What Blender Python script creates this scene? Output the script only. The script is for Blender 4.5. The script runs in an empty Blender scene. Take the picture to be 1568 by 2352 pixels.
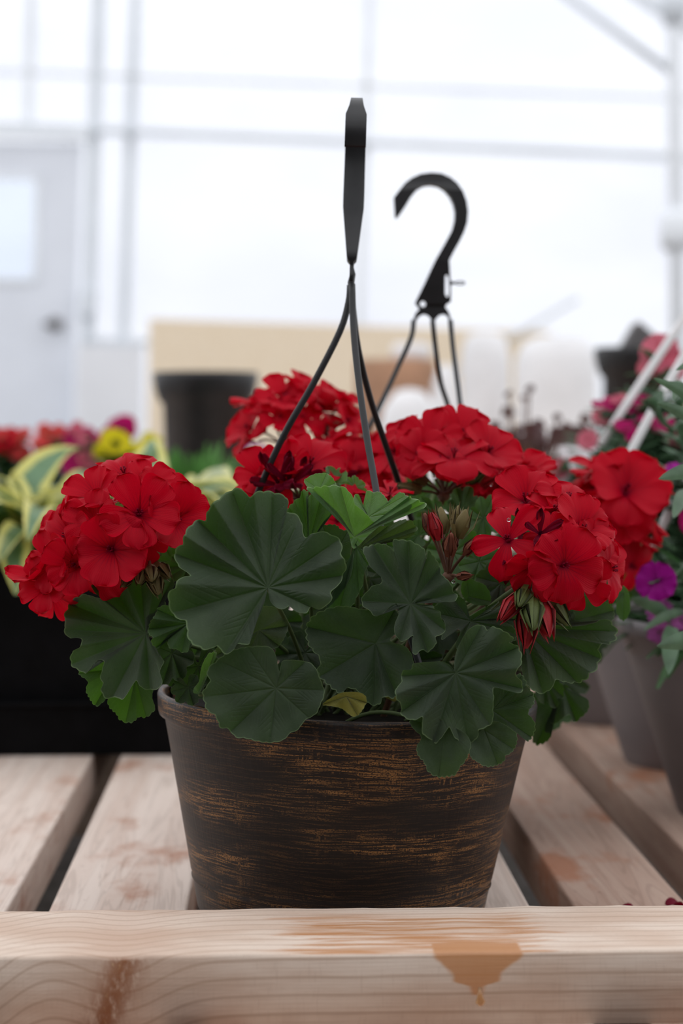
import bpy, math, random
import numpy as np
from mathutils import Vector, Matrix, noise
random.seed(7)
rng = np.random.RandomState(7)
C = bpy.context.scene.collection
SC = bpy.context.scene

# ------------------------------------------------------------------ camera
W, H, FPX = 1568, 2352, 4250.0
CAM_H = 0.303
YAW, PITCH = math.radians(-2.2), math.radians(-2.37)
cam_d = bpy.data.cameras.new('camera')
cam = bpy.data.objects.new('camera', cam_d); C.objects.link(cam)
cam.location = (0, 0, CAM_H)
cam.rotation_euler = (math.radians(90) + PITCH, 0, YAW)
cam_d.sensor_fit = 'VERTICAL'; cam_d.sensor_height = 36.0; cam_d.sensor_width = 24.0
cam_d.lens = FPX / H * 36.0
cam_d.clip_start = 0.02; cam_d.clip_end = 100
cam_d.dof.use_dof = True
cam_d.dof.focus_distance = 1.065
cam_d.dof.aperture_fstop = 5.4
SC.camera = cam
ROT = cam.rotation_euler.to_matrix()
RN = np.array(ROT)
CP = np.array((0, 0, CAM_H))
RIGHT = RN[:, 0]; UP = RN[:, 1]; FWD = -RN[:, 2]

def at(px, py, Z):
    """point of the place seen at photo pixel (px, py), Z metres in front of the camera"""
    v = CP + Z * (FWD + (px - W / 2) / FPX * RIGHT - (py - H / 2) / FPX * UP)
    return Vector(v)
def ground(px, py, z=0.0):
    d = FWD + (px - W / 2) / FPX * RIGHT - (py - H / 2) / FPX * UP
    t = (z - CAM_H) / d[2]
    return Vector(CP + d * t)

# ------------------------------------------------------------------ world (bright overcast sky, even all round)
w = bpy.data.worlds.new('overcast'); SC.world = w; w.use_nodes = True
nt = w.node_tree; nt.nodes.clear()
o_ = nt.nodes.new('ShaderNodeOutputWorld'); bg = nt.nodes.new('ShaderNodeBackground')
bg.inputs[0].default_value = (1.0, 1.012, 1.05, 1); bg.inputs[1].default_value = 1.28
nt.links.new(bg.outputs[0], o_.inputs[0])

SC.view_settings.view_transform = 'Standard'
SC.view_settings.look = 'None'
SC.view_settings.exposure = 0.0
SC.view_settings.gamma = 1.0
SC.view_settings.use_curve_mapping = False
SC.render.engine = 'CYCLES'
SC.cycles.use_denoising = True
SC.cycles.max_bounces = 8
SC.cycles.transparent_max_bounces = 12

# ------------------------------------------------------------------ material helpers
def newmat(name):
    m = bpy.data.materials.new(name); m.use_nodes = True
    t = m.node_tree; t.nodes.clear()
    out = t.nodes.new('ShaderNodeOutputMaterial')
    p = t.nodes.new('ShaderNodeBsdfPrincipled')
    t.links.new(p.outputs[0], out.inputs[0])
    return m, t, p, out
def N(t, kind, **kw):
    n = t.nodes.new(kind)
    for k, v in kw.items(): setattr(n, k, v)
    return n
def setin(n, **kw):
    for k, v in kw.items(): n.inputs[k.replace('_', ' ')].default_value = v
def mathn(t, op, a, b=None, clamp=False):
    n = t.nodes.new('ShaderNodeMath'); n.operation = op; n.use_clamp = clamp
    for i, v in enumerate((a, b)):
        if v is None: continue
        if isinstance(v, (int, float)): n.inputs[i].default_value = v
        else: t.links.new(v, n.inputs[i])
    return n.outputs[0]
def mixc(t, f, a, b, mode='MIX'):
    n = t.nodes.new('ShaderNodeMix'); n.data_type = 'RGBA'; n.blend_type = mode
    if isinstance(f, (int, float)): n.inputs[0].default_value = f
    else: t.links.new(f, n.inputs[0])
    for i, v in ((6, a), (7, b)):
        if isinstance(v, tuple): n.inputs[i].default_value = (*v, 1) if len(v) == 3 else v
        else: t.links.new(v, n.inputs[i])
    return n.outputs[2]
def noisen(t, vec, scale, detail=4, rough=0.55, dist=0.0):
    n = t.nodes.new('ShaderNodeTexNoise')
    n.inputs['Scale'].default_value = scale; n.inputs['Detail'].default_value = detail
    n.inputs['Roughness'].default_value = rough; n.inputs['Distortion'].default_value = dist
    if vec is not None: t.links.new(vec, n.inputs['Vector'])
    return n.outputs[0]
def mapping(t, vec, scale=(1, 1, 1), loc=(0, 0, 0), rot=(0, 0, 0)):
    n = t.nodes.new('ShaderNodeMapping')
    n.inputs['Scale'].default_value = scale; n.inputs['Location'].default_value = loc; n.inputs['Rotation'].default_value = rot
    t.links.new(vec, n.inputs[0]); return n.outputs[0]
def mapr(t, v, a, b, c=0.0, d=1.0, smooth=True):
    n = t.nodes.new('ShaderNodeMapRange')
    if smooth: n.interpolation_type = 'SMOOTHSTEP'
    t.links.new(v, n.inputs[0])
    for i, x in enumerate((a, b, c, d)): n.inputs[i + 1].default_value = x
    return n.outputs[0]
def attr(t, name):
    n = t.nodes.new('ShaderNodeAttribute'); n.attribute_name = name; return n
def bump(t, p, h, strength=0.3, dist=0.001):
    n = t.nodes.new('ShaderNodeBump'); n.inputs['Strength'].default_value = strength; n.inputs['Distance'].default_value = dist
    t.links.new(h, n.inputs['Height']); t.links.new(n.outputs[0], p.inputs['Normal'])
def objco(t):
    return t.nodes.new('ShaderNodeTexCoord').outputs['Object']

def plain(name, col, rough=0.5, spec=0.5, var=0.15, nscale=20, trans=0.0, coat=0.0, metal=0.0):
    m, t, p, out = newmat(name)
    co = objco(t)
    n = noisen(t, co, nscale, 3)
    c = mixc(t, mapr(t, n, 0.3, 0.7), tuple(x * (1 - var) for x in col), tuple(min(1, x * (1 + var)) for x in col))
    t.links.new(c, p.inputs['Base Color'])
    p.inputs['Roughness'].default_value = rough
    p.inputs['Specular IOR Level'].default_value = spec
    p.inputs['Metallic'].default_value = metal
    if coat: p.inputs['Coat Weight'].default_value = coat
    if trans:
        tr = N(t, 'ShaderNodeBsdfTranslucent'); t.links.new(c, tr.inputs[0])
        mx = N(t, 'ShaderNodeMixShader'); mx.inputs[0].default_value = trans
        t.links.new(p.outputs[0], mx.inputs[1]); t.links.new(tr.outputs[0], mx.inputs[2]); t.links.new(mx.outputs[0], out.inputs[0])
    return m

def leaf_material(name, c_dark, c_light, c_trans, trans=0.3, edge=(0.14, 0.20, 0.09), vein=(0.055, 0.085, 0.035), zone=0.35, sheen=0.3):
    m, t, p, out = newmat(name)
    co = objco(t)
    n1 = noisen(t, co, 45, 4); n2 = noisen(t, co, 700, 2)
    c = mixc(t, mapr(t, n1, 0.32, 0.68), c_dark, c_light)
    n3 = noisen(t, co, 16, 2)
    c = mixc(t, mathn(t, 'MULTIPLY', mapr(t, n3, 0.48, 0.66, 0, 0.65), mapr(t, attr(t, 'rad').outputs['Fac'], 0.35, 0.8)), c, (c_light[0] * 1.05, c_light[1] * 1.35, c_light[2] * .45))
    c = mixc(t, mapr(t, n2, 0.35, 0.75, 0, 0.25), c, tuple(min(1, x * 1.5) for x in c_light))
    rad = attr(t, 'rad').outputs['Fac']; ve = attr(t, 'vein').outputs['Fac']
    zn = mathn(t, 'MULTIPLY', mapr(t, rad, 0.30, 0.48), mapr(t, rad, 0.82, 0.60))
    zn = mathn(t, 'MULTIPLY', zn, zone)
    c = mixc(t, zn, c, tuple(x * 0.45 for x in c_dark))
    c = mixc(t, mathn(t, 'MULTIPLY', ve, 0.35), c, vein)
    ed = mapr(t, rad, 0.978, 0.995)
    c = mixc(t, mathn(t, 'MULTIPLY', ed, 0.75), c, edge)
    t.links.new(c, p.inputs['Base Color'])
    p.inputs['Roughness'].default_value = 0.62
    p.inputs['Specular IOR Level'].default_value = 0.30
    p.inputs['Sheen Weight'].default_value = sheen
    p.inputs['Sheen Roughness'].default_value = 0.5
    p.inputs['Sheen Tint'].default_value = (0.8, 0.9, 0.85, 1)
    hgt = mathn(t, 'SUBTRACT', mathn(t, 'MULTIPLY', n2, 0.35), mathn(t, 'MULTIPLY', ve, 0.9))
    bump(t, p, hgt, 0.6, 0.0006)
    tr = N(t, 'ShaderNodeBsdfTranslucent')
    tcx = mixc(t, mathn(t, 'MULTIPLY', ve, 0.5), c_trans, tuple(x * 0.5 for x in c_trans))
    t.links.new(tcx, tr.inputs[0])
    mx = N(t, 'ShaderNodeMixShader'); mx.inputs[0].default_value = trans
    t.links.new(p.outputs[0], mx.inputs[1]); t.links.new(tr.outputs[0], mx.inputs[2]); t.links.new(mx.outputs[0], out.inputs[0])
    return m

def petal_material(name, col, centre, trans=0.35, tcol=None, sheen=0.0):
    m, t, p, out = newmat(name)
    uv = attr(t, 'pu').outputs['Fac']; pv = attr(t, 'pv').outputs['Fac']
    co = objco(t); n1 = noisen(t, co, 60, 3)
    c = mixc(t, mapr(t, n1, 0.3, 0.7), tuple(x * 0.82 for x in col), col)
    # dark streaks fanning out of the throat
    s = mathn(t, 'SINE', mathn(t, 'MULTIPLY', pv, 19.0))
    s = mapr(t, s, 0.35, 1.0)
    f = mapr(t, uv, 0.62, 0.18)
    c = mixc(t, mathn(t, 'MULTIPLY', s, mathn(t, 'MULTIPLY', f, 0.6)), c, centre)
    c = mixc(t, mapr(t, uv, 0.16, 0.04, 0, 0.7), c, centre)
    t.links.new(c, p.inputs['Base Color'])
    p.inputs['Roughness'].default_value = 0.48
    p.inputs['Specular IOR Level'].default_value = 0.10
    fine = mathn(t, 'SINE', mathn(t, 'MULTIPLY', pv, 60.0))
    bump(t, p, mathn(t, 'ADD', fine, mathn(t, 'MULTIPLY', n1, 2.0)), 0.15, 0.0004)
    tr = N(t, 'ShaderNodeBsdfTranslucent')
    t.links.new(mixc(t, mapr(t, uv, 0.22, 0.05, 0, 0.8), tcol or col, centre), tr.inputs[0])
    mx = N(t, 'ShaderNodeMixShader'); mx.inputs[0].default_value = trans
    t.links.new(p.outputs[0], mx.inputs[1]); t.links.new(tr.outputs[0], mx.inputs[2]); t.links.new(mx.outputs[0], out.inputs[0])
    return m

M = {}
M['leaf'] = leaf_material('geranium_leaf', (0.017, 0.029, 0.014), (0.033, 0.048, 0.026), (0.07, 0.20, 0.008), 0.22, sheen=0.18)
M['leaf_mid'] = leaf_material('geranium_leaf_mid', (0.024, 0.052, 0.018), (0.040, 0.080, 0.028), (0.10, 0.28, 0.012), 0.26, zone=0.2, sheen=0.12)
M['leaf_young'] = leaf_material('geranium_leaf_young', (0.055, 0.12, 0.035), (0.10, 0.18, 0.07), (0.16, 0.42, 0.015), 0.34, vein=(0.25, 0.34, 0.14), edge=(0.4, 0.5, 0.3), zone=0.0)
M['leaf_under'] = leaf_material('geranium_leaf_underside', (0.040, 0.058, 0.028), (0.060, 0.082, 0.042), (0.10, 0.20, 0.02), 0.25, vein=(0.16, 0.2, 0.1), zone=0.0)
M['leaf_yellow'] = leaf_material('yellowing_leaf', (0.10, 0.10, 0.015), (0.18, 0.16, 0.02), (0.3, 0.3, 0.03), 0.3, zone=0.0)
M['red'] = petal_material('red_petal', (0.54, 0.0008, 0.017), (0.14, 0.0, 0.02), 0.33, (0.78, 0.0015, 0.016))
M['wilted'] = petal_material('wilted_petal', (0.16, 0.002, 0.02), (0.05, 0.0, 0.02), 0.2, (0.3, 0.003, 0.02))
M['magenta'] = petal_material('magenta_petal', (0.50, 0.006, 0.14), (0.25, 0.0, 0.06), 0.35, (0.7, 0.01, 0.2))
M['violet'] = petal_material('violet_petal', (0.36, 0.008, 0.28), (0.3, 0.03, 0.2), 0.3, (0.45, 0.01, 0.35))
M['lilac'] = petal_material('lilac_petal', (0.50, 0.14, 0.45), (0.45, 0.1, 0.3), 0.3, (0.5, 0.12, 0.45))
M['pink'] = petal_material('pink_petal', (0.75, 0.18, 0.26), (0.6, 0.05, 0.1), 0.35, (0.8, 0.25, 0.3))
M['white_petal'] = petal_material('white_petal', (0.8, 0.76, 0.78), (0.6, 0.4, 0.45), 0.3, (0.8, 0.75, 0.78))
M['yellow'] = petal_material('yellow_petal', (0.80, 0.68, 0.02), (0.6, 0.4, 0.02), 0.35, (0.8, 0.75, 0.03))
M['coral'] = petal_material('coral_petal', (0.72, 0.06, 0.06), (0.4, 0.02, 0.03), 0.35, (0.85, 0.1, 0.08))
M['stem'] = plain('green_stem', (0.075, 0.11, 0.035), 0.6, 0.3)
M['stem_red'] = plain('reddish_stem', (0.13, 0.06, 0.035), 0.6, 0.3, 0.3, 60)
M['bud'] = plain('bud_sepal', (0.17, 0.13, 0.045), 0.6, 0.3, 0.45, 150, 0.15)
M['bud_green'] = plain('green_bud', (0.10, 0.13, 0.035), 0.55, 0.35, 0.35, 150, 0.1)
M['black_plastic'] = plain('black_plastic', (0.011, 0.011, 0.012), 0.42, 0.5, 0.3, 60)
M['black_matt'] = plain('black_planter_plastic', (0.003, 0.003, 0.0035), 0.65, 0.08, 0.3, 40)
M['soil'] = plain('potting_soil', (0.008, 0.006, 0.004), 0.95, 0.1, 0.5, 90)
M['grey_pot'] = plain('grey_plastic', (0.20, 0.18, 0.185), 0.5, 0.4, 0.08, 12)
M['white_plastic'] = plain('white_plastic', (0.90, 0.89, 0.89), 0.45, 0.4, 0.04, 12, 0.15)
M['metal'] = plain('galvanised_steel', (0.66, 0.70, 0.74), 0.6, 0.3, 0.05, 5)  # far steel lightened in colour to stand in for haze
M['steel_pale'] = plain('pale_frame', (0.82, 0.85, 0.88), 0.6, 0.3, 0.04, 5)  # paler frame colour, haze painted in
M['door_white'] = plain('painted_door', (0.74, 0.77, 0.83), 0.45, 0.4, 0.03, 4)
M['board_white'] = plain('white_board', (0.80, 0.81, 0.84), 0.6, 0.3, 0.03, 4)
M['terracotta'] = plain('brown_clay', (0.42, 0.24, 0.15), 0.8, 0.2, 0.15, 10)
M['grey_felt'] = plain('dark_grey_plastic', (0.13, 0.12, 0.12), 0.7, 0.3, 0.15, 10)
M['burgundy'] = leaf_material('burgundy_leaf', (0.050, 0.022, 0.026), (0.095, 0.050, 0.050), (0.16, 0.05, 0.05), 0.25, edge=(0.1, 0.05, 0.05), vein=(0.12, 0.07, 0.07), zone=0.2)
M['foliage'] = plain('fine_green_foliage', (0.055, 0.13, 0.045), 0.5, 0.35, 0.35, 40, 0.3)
M['foliage_blue'] = plain('grey_green_foliage', (0.085, 0.16, 0.085), 0.45, 0.4, 0.3, 40, 0.25)
M['foliage_bright'] = plain('bright_green_foliage', (0.10, 0.26, 0.06), 0.5, 0.35, 0.3, 40, 0.35)
M['gravel'] = plain('gravel_floor', (0.22, 0.21, 0.20), 0.95, 0.1, 0.4, 30)

def hosta_mat():
    m, t, p, out = newmat('variegated_leaf')
    v = attr(t, 'pv').outputs['Fac']; co = objco(t)
    n = noisen(t, co, 25, 3)
    av = mathn(t, 'ADD', mathn(t, 'ABSOLUTE', v), mathn(t, 'MULTIPLY', mathn(t, 'SUBTRACT', n, 0.5), 0.5))
    g = mixc(t, mapr(t, n, 0.35, 0.65), (0.10, 0.19, 0.05), (0.17, 0.30, 0.17))
    c = mixc(t, mapr(t, av, 0.42, 0.62), g, (0.72, 0.68, 0.20))
    c = mixc(t, mapr(t, noisen(t, co, 9, 2), 0.52, 0.62, 0, 0.6), c, (0.68, 0.70, 0.42))
    t.links.new(c, p.inputs['Base Color']); p.inputs['Roughness'].default_value = 0.5
    s = mathn(t, 'SINE', mathn(t, 'MULTIPLY', v, 26.0)); bump(t, p, s, 0.3, 0.001)
    tr = N(t, 'ShaderNodeBsdfTranslucent'); t.links.new(c, tr.inputs[0])
    mx = N(t, 'ShaderNodeMixShader'); mx.inputs[0].default_value = 0.3
    t.links.new(p.outputs[0], mx.inputs[1]); t.links.new(tr.outputs[0], mx.inputs[2]); t.links.new(mx.outputs[0], out.inputs[0])
    return m
M['hosta'] = hosta_mat()

def film_mat():
    m, t, p, out = newmat('greenhouse_film')
    t.nodes.remove(p)
    co = objco(t)
    n = noisen(t, mapping(t, co, (0.5, 0.5, 1.2)), 1.3, 3)
    c = mixc(t, mapr(t, n, 0.3, 0.7), (0.74, 0.77, 0.85), (0.90, 0.92, 0.95))
    tr = N(t, 'ShaderNodeBsdfTranslucent'); t.links.new(c, tr.inputs[0])
    df = N(t, 'ShaderNodeBsdfDiffuse'); t.links.new(c, df.inputs[0])
    tp = N(t, 'ShaderNodeBsdfTransparent'); tp.inputs[0].default_value = (0.97, 0.98, 1, 1)
    m1 = N(t, 'ShaderNodeMixShader'); m1.inputs[0].default_value = 0.3
    t.links.new(tr.outputs[0], m1.inputs[1]); t.links.new(df.outputs[0], m1.inputs[2])
    m2 = N(t, 'ShaderNodeMixShader'); m2.inputs[0].default_value = 0.35
    t.links.new(m1.outputs[0], m2.inputs[1]); t.links.new(tp.outputs[0], m2.inputs[2])
    t.links.new(m2.outputs[0], out.inputs[0])
    return m
M['film'] = film_mat()

def glass_pane():
    m, t, p, out = newmat('window_glass')
    p.inputs['Roughness'].default_value = 0.05; p.inputs['Transmission Weight'].default_value = 1.0
    p.inputs['Base Color'].default_value = (0.9, 0.95, 1, 1); p.inputs['IOR'].default_value = 1.05
    return m
M['glass'] = glass_pane()

def resin_mat():
    m, t, p, out = newmat('wood_resin')
    p.inputs['Base Color'].default_value = (0.80, 0.50, 0.25, 1); p.inputs['Roughness'].default_value = 0.08
    p.inputs['Transmission Weight'].default_value = 0.8; p.inputs['IOR'].default_value = 1.4
    return m
M['resin'] = resin_mat()
def water_mat():
    m, t, p, out = newmat('water_drop')
    p.inputs['Base Color'].default_value = (1, 1, 1, 1); p.inputs['Roughness'].default_value = 0.02
    p.inputs['Transmission Weight'].default_value = 1.0; p.inputs['IOR'].default_value = 1.33
    return m
M['water'] = water_mat()

def wood(name, axis='Y', base=(0.60, 0.46, 0.36), light=(0.72, 0.60, 0.50), dark=(0.36, 0.20, 0.12), stain=0.3, seed=0.0):
    """sawn softwood, grain along the axis, with rusty weather stains"""
    m, t, p, out = newmat(name)
    co = mapping(t, objco(t), (1, 1, 1), (seed, seed * 0.37, 0))
    sc = (1, 0.05, 1) if axis == 'Y' else (0.05, 1, 1)
    g = mapping(t, co, sc)
    warp = noisen(t, mapping(t, co, (3, .8, 3) if axis == 'Y' else (.8, 3, 3)), 2.0, 3)
    w1 = noisen(t, g, 160, 5, 0.6, 0.3)
    w2 = noisen(t, g, 40, 4, 0.5, 1.2)
    lines = mathn(t, 'SINE', mathn(t, 'ADD', mathn(t, 'MULTIPLY', w2, 60.0), mathn(t, 'MULTIPLY', warp, 30.0)))
    c = mixc(t, mapr(t, w2, 0.3, 0.7), base, light)
    c = mixc(t, mapr(t, lines, 0.35, 1.0, 0, 0.32), c, tuple(x * 0.66 for x in base))
    c = mixc(t, mapr(t, w1, 0.55, 0.8, 0, 0.45), c, dark)
    s1 = noisen(t, mapping(t, co, (1, 0.5, 1) if axis == 'Y' else (0.5, 1, 1)), 13, 5, 0.6)
    c = mixc(t, mapr(t, s1, 0.54, 0.68, 0, stain), c, (0.38, 0.13, 0.05))
    s2 = noisen(t, co, 95, 4, 0.6)
    c = mixc(t, mapr(t, s2, 0.66, 0.74, 0, 0.5), c, (0.22, 0.12, 0.09))
    t.links.new(c, p.inputs['Base Color'])
    p.inputs['Roughness'].default_value = 0.75; p.inputs['Specular IOR Level'].default_value = 0.25
    bump(t, p, mathn(t, 'ADD', w1, mathn(t, 'MULTIPLY', noisen(t, co, 900, 2), 0.5)), 0.35, 0.001)
    return m

def pot_mat():
    """dark brown pot with brushed bronze streaks running round it"""
    m, t, p, out = newmat('brushed_bronze_pot')
    u = attr(t, 'pu').outputs['Fac']; v = attr(t, 'pv').outputs['Fac']
    cmb = N(t, 'ShaderNodeCombineXYZ')
    t.links.new(u, cmb.inputs[0]); t.links.new(v, cmb.inputs[1])
    vec = cmb.outputs[0]
    wob = noisen(t, mapping(t, vec, (10, 14, 1)), 1.0, 2)
    vv = mathn(t, 'ADD', v, mathn(t, 'MULTIPLY', wob, 0.012))
    c2 = N(t, 'ShaderNodeCombineXYZ'); t.links.new(u, c2.inputs[0]); t.links.new(vv, c2.inputs[1])
    st = noisen(t, mapping(t, c2.outputs[0], (28, 900, 1)), 1.0, 5, 0.65)
    st2 = noisen(t, mapping(t, c2.outputs[0], (60, 320, 1)), 1.0, 4, 0.6)
    cross = noisen(t, mapping(t, vec, (420, 28, 1)), 1.0, 3, 0.6)
    big = noisen(t, mapping(t, vec, (6, 26, 1), (.7, .35, 0)), 1.0, 3, 0.55)
    gr = noisen(t, mapping(t, vec, (900, 1200, 1)), 1.0, 2)
    mask = mapr(t, big, 0.44, 0.60)
    f = mathn(t, 'MULTIPLY', mapr(t, st, 0.49, 0.58), mathn(t, 'ADD', mathn(t, 'MULTIPLY', mask, 0.95), 0.12))
    f2 = mathn(t, 'MULTIPLY', mathn(t, 'MULTIPLY', mapr(t, st2, 0.51, 0.60), mapr(t, cross, 0.50, 0.58)), mask)
    f = mathn(t, 'MAXIMUM', f, mathn(t, 'MULTIPLY', f2, 0.95))
    f = mathn(t, 'MULTIPLY', f, mapr(t, gr, 0.36, 0.55))
    c = mixc(t, mapr(t, big, 0.3, 0.7), (0.0075, 0.0055, 0.005), (0.014, 0.009, 0.0075))
    c = mixc(t, f, c, (0.28, 0.135, 0.045))
    t.links.new(c, p.inputs['Base Color'])
    p.inputs['Roughness'].default_value = 0.42; p.inputs['Specular IOR Level'].default_value = 0.3
    bump(t, p, mathn(t, 'ADD', st, cross), 0.25, 0.0008)
    return m
M['pot'] = pot_mat()

# ------------------------------------------------------------------ object helpers
def mesh_from(name, verts, faces, mat=None, smooth=True):
    me = bpy.data.meshes.new(name)
    me.from_pydata([tuple(v) for v in verts], [], [tuple(f) for f in faces]); me.update()
    if smooth: me.polygons.foreach_set('use_smooth', [True] * len(me.polygons))
    if mat: me.materials.append(mat)
    return me
def link(name, me, parent=None, matrix=None, **props):
    o = bpy.data.objects.new(name, me); C.objects.link(o)
    if parent is not None:
        o.parent = parent
        # geometry is authored in world space: undo the parent's placement
        o.matrix_parent_inverse = world_of(parent).inverted()
    if matrix is not None: o.matrix_basis = matrix
    for k, v in props.items(): o[k] = v
    return o
_W = {}
def world_of(o):
    if o.name in _W: return _W[o.name]
    m = o.matrix_basis.copy()
    if o.parent: m = world_of(o.parent) @ o.matrix_parent_inverse @ m
    _W[o.name] = m
    return m
def thing(name, label, cat, loc=(0, 0, 0), group=None):
    o = bpy.data.objects.new(name, None); C.objects.link(o); o.location = loc
    o.empty_display_size = 0.05
    o['label'] = label; o['category'] = cat
    if group: o['group'] = group
    _W[o.name] = Matrix.Translation(Vector(loc))
    return o
def structure(o): o['kind'] = 'structure'; return o
def boxv(x0, x1, y0, y1, z0, z1):
    v = [(x, y, z) for x in (x0, x1) for y in (y0, y1) for z in (z0, z1)]
    f = [(0, 1, 3, 2), (4, 6, 7, 5), (0, 4, 5, 1), (2, 3, 7, 6), (0, 2, 6, 4), (1, 5, 7, 3)]
    return v, f
def bevel_box(name, x0, x1, y0, y1, z0, z1, mat, parent=None, bev=0.0015, **props):
    v, f = boxv(x0, x1, y0, y1, z0, z1)
    me = mesh_from(name, v, f, mat, False)
    o = link(name, me, parent, **props)
    if bev:
        b = o.modifiers.new('bevel', 'BEVEL'); b.width = bev; b.segments = 3
    return o
class MB:
    def __init__(s): s.v = []; s.f = []
    def add(s, v, f):
        k = len(s.v); s.v += [tuple(a) for a in v]; s.f += [tuple(i + k for i in q) for q in f]
    def tube(s, pts, r, seg=8, flat=1.0):
        pts = [Vector(p) for p in pts]; n = len(pts)
        if not hasattr(r, '__len__'): r = [r] * n
        ref = Vector((0, 1, 0))
        v = []; f = []
        for i, p in enumerate(pts):
            d = (pts[min(i + 1, n - 1)] - pts[max(i - 1, 0)]).normalized()
            a = d.cross(ref)
            if a.length < 1e-4: a = d.cross(Vector((1, 0, 0)))
            a.normalize(); b = d.cross(a).normalized()
            for k in range(seg):
                t_ = 2 * math.pi * k / seg
                v.append(p + a * math.cos(t_) * r[i] + b * math.sin(t_) * r[i] * flat)
        for i in range(n - 1):
            for k in range(seg):
                f.append((i * seg + k, i * seg + (k + 1) % seg, (i + 1) * seg + (k + 1) % seg, (i + 1) * seg + k))
        f.append(tuple(range(seg))[::-1]); f.append(tuple((n - 1) * seg + k for k in range(seg)))
        s.add(v, f)
    def mesh(s, name, mat, smooth=True): return mesh_from(name, s.v, s.f, mat, smooth)
def smooth_path(pts, n=24):
    pts = [Vector(p) for p in pts]; out = []
    # even out very long spans so the spline does not overshoot
    q = [pts[0]]; lens = sorted((b - a).length for a, b in zip(pts, pts[1:])); med = max(1e-5, lens[len(lens) // 2])
    for a, b in zip(pts, pts[1:]):
        k = max(1, int(round((b - a).length / (1.5 * med))))
        for t_ in range(1, k + 1): q.append(a + (b - a) * t_ / k)
    pts = q
    P = [pts[0] * 2 - pts[1]] + pts + [pts[-1] * 2 - pts[-2]]
    for i in range(1, len(P) - 2):
        a, b, c, d = P[i - 1:i + 3]
        m = max(2, n // (len(pts) - 1))
        for k in range(m):
            t_ = k / m
            out.append(0.5 * ((2 * b) + (c - a) * t_ + (2 * a - 5 * b + 4 * c - d) * t_ ** 2 + (3 * b - a - 3 * c + d) * t_ ** 3))
    out.append(pts[-1]); return out
def set_attr(me, name, arr):
    a = me.attributes.new(name, 'FLOAT', 'POINT'); a.data.foreach_set('value', np.asarray(arr, dtype=np.float32))
def lathe_mesh(name, prof, mat, seg=96, centre=(0, 0, 0), tilt=0.0, squash=1.0, wob=0.0):
    v = []; f = []; pu = []; pv = []
    L = 0; prev = None
    R = Matrix.Rotation(tilt, 3, 'Y')
    for i, (r, z) in enumerate(prof):
        if prev: L += math.hypot(r - prev[0], z - prev[1])
        prev = (r, z)
        for k in range(seg + 1):
            a = 2 * math.pi * k / seg - math.pi
            rr = r * (1 + wob * math.sin(3 * a + 1))
            p = R @ Vector((rr * math.sin(a), -rr * math.cos(a) * squash, z))
            v.append(p + Vector(centre)); pu.append(a * 0.11); pv.append(L)
    s = seg + 1
    for i in range(len(prof) - 1):
        for k in range(seg):
            f.append((i * s + k, i * s + k + 1, (i + 1) * s + k + 1, (i + 1) * s + k))
    me = mesh_from(name, v, f, mat)
    set_attr(me, 'pu', pu); set_attr(me, 'pv', pv)
    return me

# ================================================================== SETTING
FLOOR_Z = -0.30
ZW = 9.0
flr = structure(link('floor', mesh_from('floor', [(-8, -2, FLOOR_Z), (8, -2, FLOOR_Z), (8, 11, FLOOR_Z), (-8, 11, FLOOR_Z)], [(0, 1, 2, 3)], M['gravel'], False)))
# added unseen slab behind the camera, keeps light off the bench front
block_verts = [(-3, -.62, FLOOR_Z), (3, -.62, FLOOR_Z), (3, -.62, 1.25), (-3, -.62, 1.25), (-3, -.74, FLOOR_Z), (3, -.74, FLOOR_Z), (3, -.74, 1.25), (-3, -.74, 1.25)]
structure(link('unseen_light_block', mesh_from('unseen_light_block', block_verts, [(0, 1, 2, 3), (7, 6, 5, 4), (3, 2, 6, 7), (0, 3, 7, 4), (1, 5, 6, 2)], M['grey_felt'], False)))
# translucent film end wall
pw = [at(-1500, 1260, ZW + .1), at(2600, 1380, ZW + .1), at(2600, -1300, ZW + .1), at(-1500, -1300, ZW + .1)]
for k in (0, 1): pw[k].z = FLOOR_Z
structure(link('wall_back', mesh_from('wall_back', pw, [(0, 1, 2, 3)], M['film'], False)))

def bar(mb, p, q, w, d=0.04):
    """square section member from p to q"""
    p = Vector(p); q = Vector(q); u = (q - p).normalized()
    a = u.cross(Vector(FWD)).normalized() * w / 2; b = Vector(FWD) * d / 2
    v = [p - a - b, p + a - b, p + a + b, p - a + b, q - a - b, q + a - b, q + a + b, q - a + b]
    mb.add(v, [(0, 1, 2, 3), (4, 7, 6, 5), (0, 4, 5, 1), (1, 5, 6, 2), (2, 6, 7, 3), (3, 7, 4, 0)])
def trim(n, p, q, w, mat, Z, d=0.04):
    mb = MB(); bar(mb, at(*p, Z), at(*q, Z), w, d)
    return structure(link('trim_%d' % n, mb.mesh('trim', mat, False)))
px_m = ZW / FPX
trim(1, (80, -300), (64, 300), 20 * px_m, M['steel_pale'], ZW)
trim(2, (236, -300), (186, 1290), 26 * px_m, M['metal'], ZW - .02)
trim(3, (322, -300), (283, 790), 22 * px_m, M['metal'], ZW)
trim(4, (858, -300), (826, 760), 18 * px_m, M['steel_pale'], ZW)
trim(5, (-100, 284), (1620, 364), 13 * px_m, M['metal'], ZW - .05)
trim(6, (-100, 160), (1620, 228), 7 * px_m, M['steel_pale'], ZW)
trim(7, (-100, 300), (205, 310), 20 * px_m, M['steel_pale'], ZW - .06)
trim(8, (185, 782), (345, 788), 14 * px_m, M['metal'], ZW - .03)
trim(9, (1395, -60), (1640, 112), 16 * px_m, M['metal'], ZW - 1)
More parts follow.
